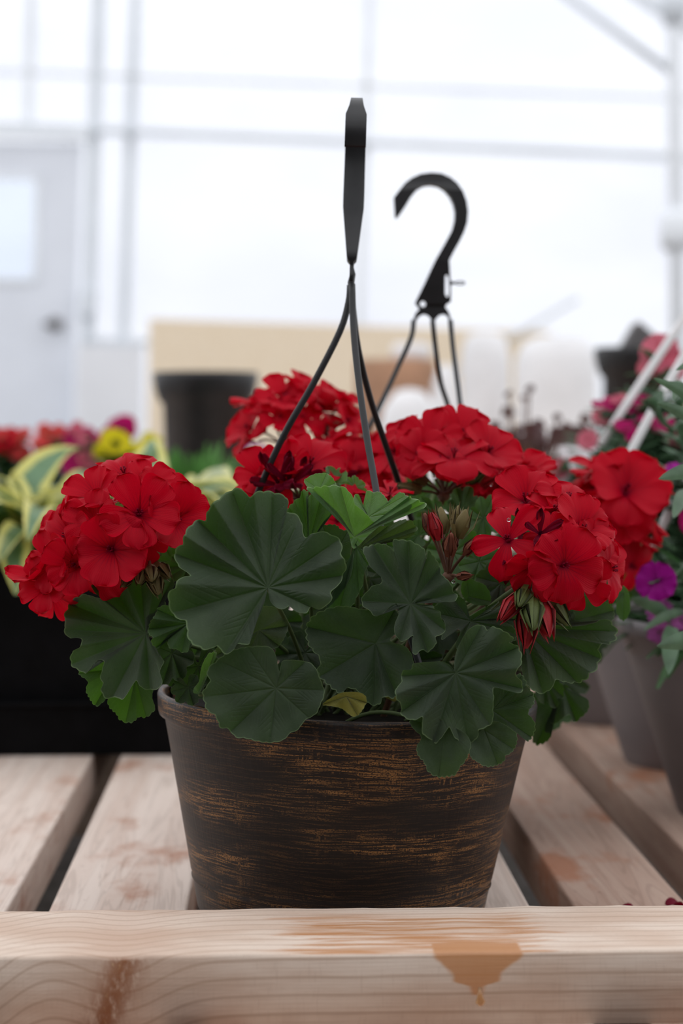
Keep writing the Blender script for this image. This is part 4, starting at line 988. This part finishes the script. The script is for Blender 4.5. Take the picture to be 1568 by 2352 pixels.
# water beads
def drops(parent, lst):
    for (x_, y_, z_, r_) in lst:
        mb = MB(); c = at(x_, y_, z_); mb.tube([c + Vector((0, 0, -r_)), c + Vector((0, 0, -r_ * .7)), c, c + Vector((0, 0, r_ * .7)), c + Vector((0, 0, r_))], [r_ * .1, r_ * .72, r_, r_ * .72, r_ * .1], 12)
        link('water_drop', mb.mesh('water_drop', M['water']), parent)
drops(ger, [(1041, 1336, 1.075, .0012), (1219, 1436, 1.063, .0010), (998, 1096, 1.205, .0014), (1051, 1100, 1.2, .0016), (1086, 1099, 1.2, .0012), (1128, 1114, 1.2, .001), (1168, 1194, 1.06, .0012), (996, 1775, 1.045, .0016), (1033, 1778, 1.045, .0018)])

# ================================================================== BASKET 2 (behind)
b2 = at(885, 1890, ZH2); B2 = Vector((b2.x, b2.y, 0))
ger2 = thing('potted_geranium', 'red geranium whose black hook opens sideways, behind the brushed brown pot', 'potted plant', B2)
link('pot', lathe_mesh('pot', P2, M['pot'], 96, (B2.x, B2.y, 0)), ger2)
link('soil', lathe_mesh('soil', [(0, .112), (.05, .113), (.111, .110)], M['soil'], 48, B2), ger2)
hk2 = link('hanger_hook', hook_mesh('hanger_hook'), ger2)
a2 = at(700 + 740 / 2.529, 220 + 1310 / 2.529, ZH2)
hk2.matrix_basis = Matrix.Translation(a2) @ Matrix.Rotation(YAW, 4, 'Z')
mb = MB(); mb.tube([at(1034, 650, ZH2), at(1044, 650, ZH2)], [.0018, .0008], 8)
ring = [at(1056 + 11 * math.cos(a), 650 + 3.5 * math.sin(a), ZH2) for a in np.linspace(0, 2 * math.pi, 17)]
mb.tube(ring, .0006, 6)
link('hook_clip', mb.mesh('hook_clip', M['black_plastic']), ger2)
def rim2(ang, z=.132, r=.116): return Vector((B2.x + r * math.sin(ang), B2.y + r * math.cos(ang), z))
for pts in ([at(950, 735, 1.44), at(944, 775, 1.437), at(915, 840, 1.43), at(880, 915, 1.42), at(845, 985, 1.41), at(800, 1070, 1.40), rim2(math.radians(235))],
            [at(993, 735, 1.44), at(1000, 800, 1.445), at(1012, 880, 1.455), at(1032, 958, 1.47), rim2(math.radians(20))],
            [at(1034, 735, 1.44), at(1040, 800, 1.435), at(1051, 885, 1.42), at(1062, 962, 1.40), rim2(math.radians(125))]):
    link('strap', strap_mesh('strap', pts, .0020), ger2)
CR2 = B2 + Vector((0, 0, .112))
def head2(hub, Z, fl, seed, label=None, up=.25): flower_head(ger2, hub, [(x_, y_, dz, s_, None, None, None) for x_, y_, dz, s_ in fl], CR2, Z, seed=seed, label=label, up=up, stem_mat='stem_red')
head2((650, 1020), 1.385, [(607, 932, 0, 1.1), (655, 920, -.02, 1.05), (700, 912, 0, 1.0), (735, 940, -.01, .95), (575, 985, -.01, .9), (574, 1012, 0, .7), (692, 962, -.03, .9), (645, 962, -.03, .8), (722, 985, -.01, .75)], 21, 'blurred flower head highest at the left of the straps')
head2((745, 985), 1.37, [(784, 925, 0, .75), (795, 968, -.01, .75)], 22)
head2((790, 1090), 1.34, [(745, 1030, 0, 1.1), (806, 1045, -.01, .95), (772, 1015, 0, .8), (822, 1080, -.02, 1.0), (868, 1070, 0, 1.1), (880, 1108, -.01, 1.0), (850, 1030, .01, .7), (905, 1085, .0, 1.0), (770, 1080, -.01, .9)], 23)
head2((1410, 1190), 1.345, [(1384, 1086, 0, 1.15), (1436, 1130, -.03, 1.35), (1470, 1118, 0, 1.1), (1362, 1118, -.01, .85), (1418, 1180, -.02, 1.1), (1482, 1175, 0, 1.1), (1350, 1165, 0, .9), (1395, 1140, -.01, 1.1), (1335, 1115, .0, .6)], 24, 'blurred flower head furthest to the right')
head2((1420, 1270), 1.34, [(1446, 1240, 0, 1.0), (1450, 1300, -.01, .9), (1405, 1250, 0, .9), (1400, 1215, 0, .9)], 25)
fill2 = [((1330, 1190), 75, .2, 1.40), ((1400, 1350), 80, .9, 1.36), ((1300, 1320), 85, 1.2, 1.38), ((1170, 1200), 75, -.5, 1.40), ((1080, 1170), 70, 1, 1.42), ((950, 1150), 75, -1.2, 1.42), ((850, 1160), 75, -2, 1.42), ((720, 1150), 75, 2.6, 1.42), ((620, 1180), 75, 2.8, 1.40),
         ((1250, 1450), 85, 1.2, 1.34), ((1340, 1480), 75, .8, 1.36), ((1260, 1620), 75, 1.4, 1.32), ((1230, 1260), 80, 0, 1.38), ((1180, 1350), 80, .5, 1.36), ((1290, 1560), 70, 1.2, 1.33)]
for i, (J, R, a, Z) in enumerate(fill2):
    leaf(ger2, [dict(J=J, pts=generic_outline(J, R, a, 7, .5, random.Random(i + 200).uniform(.6, .95), random.Random(i + 250).uniform(0, 3), i), ZJ=Z, amp=.22, gy=-.2, n=140, m=16)], 'leaf_mid' if i % 2 else 'leaf', CR2)

# ================================================================== LEFT: PLANTER, TRAY, HOSTAS
tr0 = ground(200, 1738); TY = tr0.y
xl, xr = -.72, at(560, 1600, 1.8).x
tray = MB()
def hollow(mb, x0, x1, y0, y1, z0, z1, th, flare=0.0, lip=0.0):
    o = [(x0, y0), (x1, y0), (x1, y1), (x0, y1)]
    def ring(e, z): return [(x0 - e, y0 - e, z), (x1 + e, y0 - e, z), (x1 + e, y1 + e, z), (x0 - e, y1 + e, z)]
    R_ = [ring(0, z0), ring(flare, z1 - lip * .8), ring(flare + lip, z1 - lip * .8), ring(flare + lip, z1), ring(flare - th, z1), ring(-th, z0 + th)]
    v = sum(R_, []); f = [(3, 2, 1, 0)]
    for i in range(len(R_) - 1):
        for k in range(4): f.append((i * 4 + k, i * 4 + (k + 1) % 4, (i + 1) * 4 + (k + 1) % 4, (i + 1) * 4 + k))
    k = (len(R_) - 1) * 4; f.append((k, k + 1, k + 2, k + 3))
    mb.add(v, f)
hollow(tray, xl, xr, TY + .006, TY + .30, 0, .052, .002, .006, .005)
tr = link('black_tray', tray.mesh('black_tray', M['black_matt'], False), label='shallow black plastic tray on the slats under the variegated plants', category='tray')
tr.modifiers.new('b', 'BEVEL').width = .0015
pl = MB(); hollow(pl, xl + .02, xr - .02, TY + .024, TY + .28, .003, .180, .003, .008, .008)
planter = link('black_planter', pl.mesh('black_planter', M['black_matt'], False), label='deep black rectangular planter box standing in the shallow tray', category='planter')
planter.modifiers.new('b', 'BEVEL').width = .003
v, f = boxv(xl + .024, xr - .024, TY + .028, TY + .276, .02, .165)
link('potting_soil', mesh_from('potting_soil', v, f, M['soil'], False), planter)

def strap_leaf(p0, direc, length, width, arch, seed, lift=1.0, nu=18, nv=8, twist=0.0, fold=.25):
    rs = random.Random(seed); d = Vector(direc).normalized(); side = d.cross(Vector((0, 0, 1)))
    if side.length < .1: side = Vector((1, 0, 0))
    side.normalize(); v = []; pu = []; pv = []
    p = Vector(p0); el = lift
    for i in range(nu + 1):
        u = i / nu
        ang = el - arch * u
        dirn = d * math.cos(ang) + Vector((0, 0, 1)) * math.sin(ang)
        if i: p = p + dirn * length / nu
        up = side.cross(dirn).normalized()
        wv = width * (math.sin(math.pi * min(1, .04 + u ** .9 * .96)) ** .75) * (1 - .25 * u) + .0015
        sd = side * math.cos(twist * u) + up * math.sin(twist * u)
        for j in range(nv + 1):
            t_ = -1 + 2 * j / nv
            v.append(p + sd * wv * t_ + up * (fold * wv * abs(t_) + .12 * wv * math.sin(7 * u + 3 * t_ + seed)))
            pu.append(u); pv.append(t_)
    f = [(i * (nv + 1) + j, i * (nv + 1) + j + 1, (i + 1) * (nv + 1) + j + 1, (i + 1) * (nv + 1) + j) for i in range(nu) for j in range(nv)]
    return v, f, pu, pv
def strap_obj(name, parent, mat, *a, **k):
    v, f, pu, pv = strap_leaf(*a, **k)
    me = mesh_from(name, v, f, mat); set_attr(me, 'pu', pu); set_attr(me, 'pv', pv)
    return link(name, me, parent)
hosta_lab = ['yellow-edged variegated leafy plant at the left frame edge, in the planter', 'yellow-edged variegated leafy plant just left of the big red flower head', 'yellow-edged variegated leafy plant behind the big red flower head', 'yellow-edged variegated leafy plant between the two nearest red flower heads']
for i, (pxx, Z) in enumerate(((0, 1.86), (140, 1.83), (330, 1.90), (480, 1.90))):
    c = at(pxx, 1300, Z); c.z = .165
    h = thing('variegated_plant', hosta_lab[i], 'plant', c, 'variegated plants in the black planter')
    for k in range(30):
        a = k * 2.4 + i; rs = random.Random(i * 40 + k)
        d_ = (math.cos(a), math.sin(a), 0)
        strap_obj('leaf', h, M['hosta'], c + Vector((.008 * math.cos(a), .008 * math.sin(a), 0)), d_, rs.uniform(.14, .215), rs.uniform(.018, .028), rs.uniform(1.2, 2.15), k, lift=rs.uniform(1.0, 1.50), twist=rs.uniform(-.5, .5))

# ================================================================== BACKGROUND PLANTS
def bloom_mesh(mat, seed, width=1.15, petals=5, openz=.2, curl=.15, ruffle=.06): return floret_mesh('flower', mat, seed, width, openz, curl, petals, notch=.06, ruffle=ruffle, nu=8, nv=8, stam=False)
BL = {k: bloom_mesh(M[k], i, 1.25 if k in ('violet', 'lilac', 'magenta', 'pink', 'white_petal') else 1.1) for i, k in enumerate(('magenta', 'violet', 'lilac', 'pink', 'white_petal', 'yellow', 'coral', 'red'))}
BL['ball_pink'] = floret_mesh('flower', M['pink'], 91, 1.0, .8, .2, 9, ruffle=.1, nu=8, nv=6, stam=False)
def round_pot(parent, c, rb, rt, h, mat, seg=48):
    pr = [(0, 0), (rb * .96, 0), (rb, .003)] + [(rb + (rt - rb) * t_, .003 + (h - .015) * t_) for t_ in (.2, .4, .6, .8, 1)] + [(rt + .003, h - .012), (rt + .0035, h - .001), (rt + .001, h), (rt - .003, h - .001), (rt - .006, h * .8)]
    link('pot', lathe_mesh('pot', pr, mat, seg, c), parent)
    link('soil', lathe_mesh('soil', [(0, h - .018), (rt - .005, h - .02)], M['soil'], 32, c), parent)
def bushy(parent, c, n, ln, wd, mat, seed, lift=(.3, 1.4), spread=.02, arch=(.3, 1.0), name='foliage'):
    rs = random.Random(seed); mb = MB(); PU = []; PV = []
    for k in range(n):
        a = rs.uniform(0, 6.28); r = spread * math.sqrt(rs.random())
        p = c + Vector((r * math.cos(a), r * math.sin(a), rs.uniform(0, .01)))
        v, f, pu, pv = strap_leaf(p, (math.cos(a), math.sin(a), 0), rs.uniform(*ln), rs.uniform(*wd), rs.uniform(*arch), k, lift=rs.uniform(*lift), nu=7, nv=2)
        mb.add(v, f); PU += pu; PV += pv
    me = mb.mesh(name, mat); set_attr(me, 'pu', PU); set_attr(me, 'pv', PV)
    return link(name, me, parent)
def leafy_stems(parent, c, n, seed, ht, mat, leafl=.03, leafw=.004, spread=.05, lean=.5, targets=()):
    """upright stems carrying opposite narrow leaves; extra stems run to the given flower points"""
    rs = random.Random(seed); mb = MB(); PU = []; PV = []
    tg = [Vector(t_) for t_ in targets]
    for k in range(n):
        a = rs.uniform(0, 6.28); h = rs.uniform(*ht)
        tg.append(c + Vector((math.cos(a) * lean * h * rs.random() * 1.2, math.sin(a) * lean * h * rs.random(), h)))
    for e in tg:
        a = rs.uniform(0, 6.28)
        s0 = c + Vector((spread * .5 * math.cos(a), spread * .5 * math.sin(a), 0))
        mid = s0 * .45 + e * .55 + Vector((0, 0, .015)); P = smooth_path([s0, mid, e], 14)
        k0 = len(mb.v); mb.tube(P, .0011, 5); PU += [0] * (len(mb.v) - k0); PV += [0] * (len(mb.v) - k0)
        for j in range(2, len(P) - 1):
            b = rs.uniform(0, 6.28)
            for sgn in (0, math.pi):
                v, f, pu, pv = strap_leaf(P[j], (math.cos(b + sgn), math.sin(b + sgn), 0), leafl * rs.uniform(.7, 1.2), leafw * rs.uniform(.8, 1.2), rs.uniform(.2, .9), j, lift=rs.uniform(.2, 1.0), nu=6, nv=2)
                mb.add(v, f); PU += pu; PV += pv
    me = mb.mesh('foliage', mat); set_attr(me, 'pu', PU); set_attr(me, 'pv', PV)
    return link('foliage', me, parent)
def flowers(parent, lst, seed=0):
    rs = random.Random(seed)
    for (kind, x_, y_, Z, r_, nrm) in lst:
        place('flower', BL[kind], parent, orient(at(x_, y_, Z), nrm, r_, rs.uniform(0, 6)))

# right: three grey pots of carnation-like flowers with white hangers
def grey_planted(label, cx_px, base_py, Z, fl, seed, straps, n=26, ht=(.06, .20), lean=.6):
    b = at(cx_px, base_py, Z); c = Vector((b.x, b.y, 0))
    t = thing('potted_dianthus', label, 'potted plant', c, 'grey pots of pinks on the right')
    round_pot(t, c, .054, .100, .158, M['grey_pot'], 72)
    top = c + Vector((0, 0, .142))
    tg = [at(q[1], q[2], q[3]) for q in fl]
    leafy_stems(t, top, n, seed, ht, M['foliage_blue'], .030, .0045, .11, lean, tg)
    bushy(t, top, 160, (.05, .11), (.003, .0055), M['foliage'], seed + 3, (.1, 1.3), .07)
    flowers(t, fl, seed)
    for s in straps:
        mb = MB(); mb.tube([at(*p) for p in s], .0038, 8, .45)
        link('hanger_strap', mb.mesh('hanger_strap', M['white_plastic']), t)
    return t, top
F = (0, -1, .25); U_ = (0, -.45, 1)
t1, top1 = grey_planted('grey pot of violet flowers at the right frame edge, nearest the rail', 1708, 1900, 1.49,
    [('violet', 1508, 1335, 1.31, .0165, (-.1, -1, .1)), ('lilac', 1520, 1408, 1.39, .0125, (-.2, -1, -.1)), ('lilac', 1512, 1452, 1.40, .0105, (-.2, -1, -.5)), ('lilac', 1562, 1425, 1.37, .009, F),
     ('pink', 1552, 1088, 1.42, .014, (0, -.2, 1)), ('violet', 1560, 1076, 1.40, .012, (0, -.3, 1)), ('magenta', 1600, 1200, 1.42, .016, F)], 61,
    [((1660, 940, 1.49), (1568, 1112, 1.46), (1534, 1180, 1.44), (1500, 1260, 1.44)), ], 26)
t2, top2 = grey_planted('grey pot of magenta and pink flowers, second of the grey pots', 1566, 1765, 1.72,
    [('magenta', 1504, 974, 1.66, .0185, U_), ('magenta', 1440, 985, 1.66, .015, U_), ('magenta', 1425, 975, 1.72, .015, U_), ('magenta', 1476, 926, 1.70, .016, U_), ('magenta', 1390, 932, 1.74, .015, U_), ('pink', 1430, 925, 1.74, .016, U_), ('magenta', 1450, 940, 1.70, .014, U_),
     ('pink', 1516, 815, 1.72, .022, F), ('pink', 1500, 850, 1.74, .018, (-.3, -1, 0)), ('pink', 1542, 838, 1.72, .017, F), ('pink', 1508, 868, 1.74, .013, F), ('white_petal', 1432, 1075, 1.60, .016, U_), ('yellow', 1556, 952, 1.75, .016, U_),
     ('white_petal', 1560, 985, 1.75, .016, F), ('magenta', 1454, 1008, 1.64, .008, F), ('pink', 1548, 1010, 1.7, .012, F)], 62,
    [((1690, 560, 1.72), (1568, 735, 1.70), (1445, 918, 1.68), (1380, 1020, 1.66)), ((1690, 610, 1.62), (1568, 822, 1.60), (1500, 940, 1.58), (1427, 1078, 1.56), (1400, 1130, 1.56))], 40, (.10, .22))
t3, top3 = grey_planted('grey pot with white and pale pink flowers, furthest of the grey pots', 1400, 1660, 1.98,
    [('white_petal', 1330, 1046, 1.86, .022, U_), ('white_petal', 1338, 1074, 1.84, .016, U_), ('pink', 1282, 1078, 1.9, .012, F), ('pink', 1350, 1012, 1.92, .013, F), ('pink', 1296, 1066, 1.9, .008, F), ('pink', 1380, 955, 1.95, .012, F), ('magenta', 1400, 950, 1.95, .014, U_), ('white_petal', 1300, 1110, 1.9, .010, F)], 63, [], 60, (.06, .15))
# dark greenish tuft tips entering at the right edge belong to the nearest pot
mbv = []
for (x0, y0, x1, y1, Z, wd) in ((1640, 960, 1500, 868, 1.20, .0032), (1640, 930, 1522, 878, 1.21, .003), (1640, 1000, 1508, 925, 1.19, .004), (1650, 830, 1552, 850, 1.20, .003), (1650, 1085, 1512, 1100, 1.17, .0052), (1650, 1480, 1508, 1484, 1.18, .0065), (1545, 1425, 1448, 1374, 1.33, .005), (1570, 1405, 1478, 1448, 1.33, .0035),
                                (1545, 1440, 1535, 1550, 1.28, .0065), (1580, 1130, 1545, 1190, 1.25, .005), (1570, 880, 1545, 920, 1.22, .004)):
    a = at(x0, y0, Z + .04); b = at(x1, y1, Z)
    v = []; n_ = 12; dv = b - a; sd = dv.cross(Vector(FWD)).normalized(); pu = []; pv = []
    for i in range(n_ + 1):
        u = i / n_; wv = wd * math.sin(math.pi * min(1, .15 + .85 * u)) ** .7 + .0002; p = a + dv * u + Vector((0, 0, .003 * math.sin(math.pi * u)))
        for j in range(5): t_ = -1 + j / 2; v.append(p + sd * wv * t_ + Vector(FWD) * (.4 * wv * abs(t_))); pu.append(u); pv.append(t_)
    f = [(i * 5 + j, i * 5 + j + 1, (i + 1) * 5 + j + 1, (i + 1) * 5 + j) for i in range(n_) for j in range(4)]
    me = mesh_from('leaf', v, f, M['foliage_blue']); link('leaf', me, t1)

# burgundy plant
b = at(1200, 1500, 2.35); c = Vector((b.x, b.y, 0))
t = thing('burgundy_plant', 'dark burgundy leafy plant behind the flat red flower head', 'potted plant', c)
round_pot(t, c, .07, .09, .15, M['black_matt'])
rs = random.Random(5); s = MB()
for k in range(92):
    x_ = rs.uniform(1115, 1385); y_ = rs.uniform(1005, 1140) - 18 * math.sin((x_ - 1115) / 86)
    if k < 12: x_, y_ = [(1165, 950), (1205, 915), (1240, 975), (1300, 985), (1345, 965), (1168, 905), (1215, 895), (1190, 985), (1280, 960), (1320, 990), (1140, 980), (1365, 985)][k]
    Z = rs.uniform(2.22, 2.48); R = rs.uniform(20, 36) if k >= 12 else rs.uniform(12, 20)
    P_, F_, a_, b_ = leaf_patch((x_, y_), generic_outline((x_, y_), R, rs.uniform(-2.5, -.5), 5, .5, rs.uniform(.5, 1), rs.uniform(0, 3), k), Z, gy=rs.uniform(-.8, .3), n=40, m=6)
    me = mesh_from('leaf', P_, F_, M['burgundy']); set_attr(me, 'vein', a_); set_attr(me, 'rad', b_)
    link('leaf', me, t); s.tube(smooth_path([c + Vector((0, 0, .14)), (c + Vector((0, 0, .14))) * .4 + at(x_, y_, Z) * .6 + Vector((0, 0, .01)), at(x_, y_, Z)], 8), .0013, 5)
link('stem', s.mesh('stem', M['stem_red']), t)

# small flowering plants at the back left, each in its own pot on the bench
def bedding(label, pxx, Z, kinds, y0, y1, halfw, seed, n=9, size=.014, group='bedding plants behind the variegated leaves', foliage='foliage'):
    b = at(pxx, 1300, Z); c = Vector((b.x, b.y, 0))
    t = thing('bedding_plant', label, 'potted plant', c, group)
    round_pot(t, c, .028, .037, .12, M['black_matt'], 32)
    rs = random.Random(seed); fl = []
    for k in range(n):
        fl.append((kinds[k % len(kinds)], pxx + rs.uniform(-halfw, halfw), rs.uniform(y0, y1), Z + rs.uniform(-.04, .04), size * rs.uniform(.8, 1.2), (rs.uniform(-.5, .5), -.8, rs.uniform(.1, .9))))
    leafy_stems(t, c + Vector((0, 0, .105)), 8, seed, (.05, .13), M[foliage], .022, .005, .05, .3, [at(q[1], q[2], q[3]) for q in fl])
    bushy(t, c + Vector((0, 0, .105)), 50, (.05, .10), (.005, .009), M[foliage], seed + 1, (.5, 1.3), .025)
    flowers(t, fl, seed)
bedding('bright red bedding plant at the left edge behind the variegated leaves', 20, 2.50, ['red', 'coral'], 985, 1045, 42, 71, 14, .017)
bedding('coral red bedding plant right of the bright red one at the back left', 118, 2.62, ['coral', 'coral', 'pink'], 985, 1050, 28, 72, 11, .015)
bedding('maroon and pink bedding plant with rosy blooms at the back left', 195, 2.47, ['magenta', 'pink', 'ball_pink'], 985, 1090, 36, 73, 16, .014)
bedding('mixed red and magenta bedding plant behind the yellow flowers', 262, 2.62, ['red', 'magenta', 'magenta'], 972, 1020, 36, 74, 14, .015)
bedding('yellow flowering plant above the big red flower head', 262, 2.33, ['yellow'], 1008, 1045, 24, 75, 9, .017)
bedding('smaller yellow flowering plant beside the black pot', 336, 2.40, ['yellow'], 1015, 1042, 18, 76, 7, .016)
b = at(425, 1300, 2.5); c = Vector((b.x, b.y, 0))
t = thing('green_plant', 'bright green leafy plant in front of the big black pot', 'potted plant', c)
round_pot(t, c, .03, .040, .14, M['black_matt'], 32)
bushy(t, c + Vector((0, 0, .125)), 110, (.12, .175), (.004, .008), M['foliage_bright'], 81, (1.2, 1.5), .035, (.1, .4))
for q, (lab, pxx, Z, kinds, y0, y1, hw) in enumerate((('pink flowering plant partly hidden behind the left strap', 592, 2.3, ['lilac', 'pink'], 1040, 1065, 16),)):
    bedding(lab, pxx, Z, kinds, y0, y1, hw, 90 + q, 6, .013)

# black pot at the back left, on the bench
def lathe_thing(name, label, cat, c, prof_, mat, seg=64, group=None, tilt=0.0, squash=1.0, wob=0.0):
    o = link(name, lathe_mesh(name, prof_, mat, seg, c, tilt, squash, wob), label=label, category=cat)
    if group: o['group'] = group
    return o
def stand(pxx, Z, z=0.0):
    b = at(pxx, 1200, Z); return Vector((b.x, b.y, z))
Zb = 2.9; mp = Zb / FPX
zt = at(470, 856, Zb).z
def nursery(c, h, rt, rb):
    return [(0, 0), (rb, 0), (rb + .004, .01), (rt - .012, h - .05), (rt - .006, h - .045), (rt, h - .03), (rt + .004, h - .008), (rt + .003, h), (rt - .004, h - .002), (rt - .014, h - .06), (rb - .006, .012), (0, .01)]
lathe_thing('black_pot', 'large empty black nursery pot before the tan board', 'pot', stand(473, Zb), nursery(None, zt, .0785, .052), M['black_plastic'])
ZB2 = 3.1; zt2 = at(1430, 800, ZB2).z
lathe_thing('black_pot', 'large black nursery pot at the right behind the pink flowers', 'pot', stand(1452, ZB2), nursery(None, zt2, .062, .048), M['black_plastic'])
# grey square pot tipped corner-up on it
mb = MB()
cc = at(1470, 792, ZB2 + .05)
pts_ = [at(1424, 806, ZB2), at(1466, 734, ZB2), at(1514, 776, ZB2), at(1500, 812, ZB2)]
quadslab(mb, pts_, .07)
o = link('grey_pot_tipped', mb.mesh('grey_pot_tipped', M['grey_felt'], False), label='dark grey square pot tipped corner-up on the right black pot', category='pot')
o.name = 'square_pot'; o.modifiers.new('b', 'BEVEL').width = .004

# white rounded containers, brown bowl and jug standing on a potting table before the tan board
TZ = 0.02; ZT = 5.0
def on_table(x0, x1, ytop, Z, shape, name, label, cat, mat, group=None, ybot=None):
    mp = Z / FPX; r = (x1 - x0) / 2 * mp; c = stand((x0 + x1) / 2, Z, TZ); h = at((x0 + x1) / 2, ytop, Z).z - TZ
    if ybot is not None:
        c.z = at((x0 + x1) / 2, ybot, Z).z; h = at((x0 + x1) / 2, ytop, Z).z - c.z
    pr = [(r * a, h * b_) for a, b_ in shape]
    return lathe_thing(name, label, cat, c, pr, mat, 48, group)
DRUM = [(0, 0), (.86, 0), (.95, .05), (1, .25), (1, .78), (.97, .90), (.80, .975), (.45, 1.0), (0, 1.0)]
DOME = [(0, 0), (.95, 0), (1, .2), (1, .55), (.93, .75), (.75, .9), (.4, .985), (0, 1)]
BOWL = [(0, 0), (.5, 0), (.55, .06), (.85, .4), (1, .85), (1.04, .86), (1.04, 1), (.96, 1), (.9, .8), (0, .5)]
on_table(1056, 1170, 765, 4.6, DRUM, 'white_container', 'tall white rounded container, left of the two tall ones before the tan board', 'container', M['white_plastic'])
on_table(1180, 1368, 775, 4.4, DRUM, 'white_container', 'wide tall white rounded container beside the right black pot', 'container', M['white_plastic'])
on_table(862, 1018, 892, 4.0, DOME, 'white_container', 'low white domed container behind the hanger straps', 'container', M['white_plastic'])
on_table(984, 1060, 835, 4.3, DOME, 'white_container', 'short white rounded container between the domed and tall ones', 'container', M['white_plastic'])
cr = on_table(815, 1000, 828, 4.8, [(0, 0), (1, 0), (1, .96), (.97, 1), (0, 1)], 'brown_bin', 'round brown bin behind the low white domed container', 'bin', M['terracotta'])
on_table(898, 988, 790, 4.8, [(0, 0), (.9, 0), (1, .3), (1, .8), (.8, 1), (0, 1)], 'white_bowl', 'small white bowl resting on the round brown bin', 'bowl', M['white_plastic'], None, 828)
tb = thing('potting_table', 'low wooden table under the white containers at the back', 'table', (0.6, 4.5, FLOOR_Z))
tw = M['leg_wood']
bevel_box('tabletop', stand(780, 4.5).x, stand(1500, 4.5).x, 3.75, 5.05, TZ - .03, TZ, tw, tb, .003)
for xx in (stand(800, 4.5).x, stand(1470, 4.5).x):
    for yy in (3.85, 4.95): bevel_box('leg', xx - .03, xx + .03, yy - .03, yy + .03, FLOOR_Z, TZ - .03, tw, tb, .002)
# thin stick leaning above the board
mb = MB(); mb.tube([at(1150, 790, 6.9), at(1325, 686, 6.95)], .008, 8)
mb.tube([at(1150, 790, 6.9), at(1000, 880, 6.85)], .008, 8)
mb.tube([at(1000, 880, 6.85), at(640, 1096, 6.6), at(320, 1290, 6.4)], .008, 8)
link('wooden_stick', mb.mesh('wooden_stick', M['metal']), label='thin grey stick leaning up against the back of the greenhouse', category='stick')

# fallen petals on the slats at the right
for i, (x_, y_, s_) in enumerate(((1430, 2092, .7), (1532, 2086, 1.0))):
    p = ground(x_, y_); p.z = .0012
    v, f, pu, pv = strap_leaf(p, (1, .3 * i, 0), .012 * s_, .0045 * s_, 1.2, i, lift=.5, nu=8, nv=6, fold=.5)
    me = mesh_from('petal', v, f, M['wilted']); set_attr(me, 'pu', [.8] * len(pu)); set_attr(me, 'pv', pv)
    link('fallen_petal', me, label=('small dark red petal fallen behind the rail, the left one' if i == 0 else 'larger dark red petal behind the rail at the right frame edge'), category='petal')
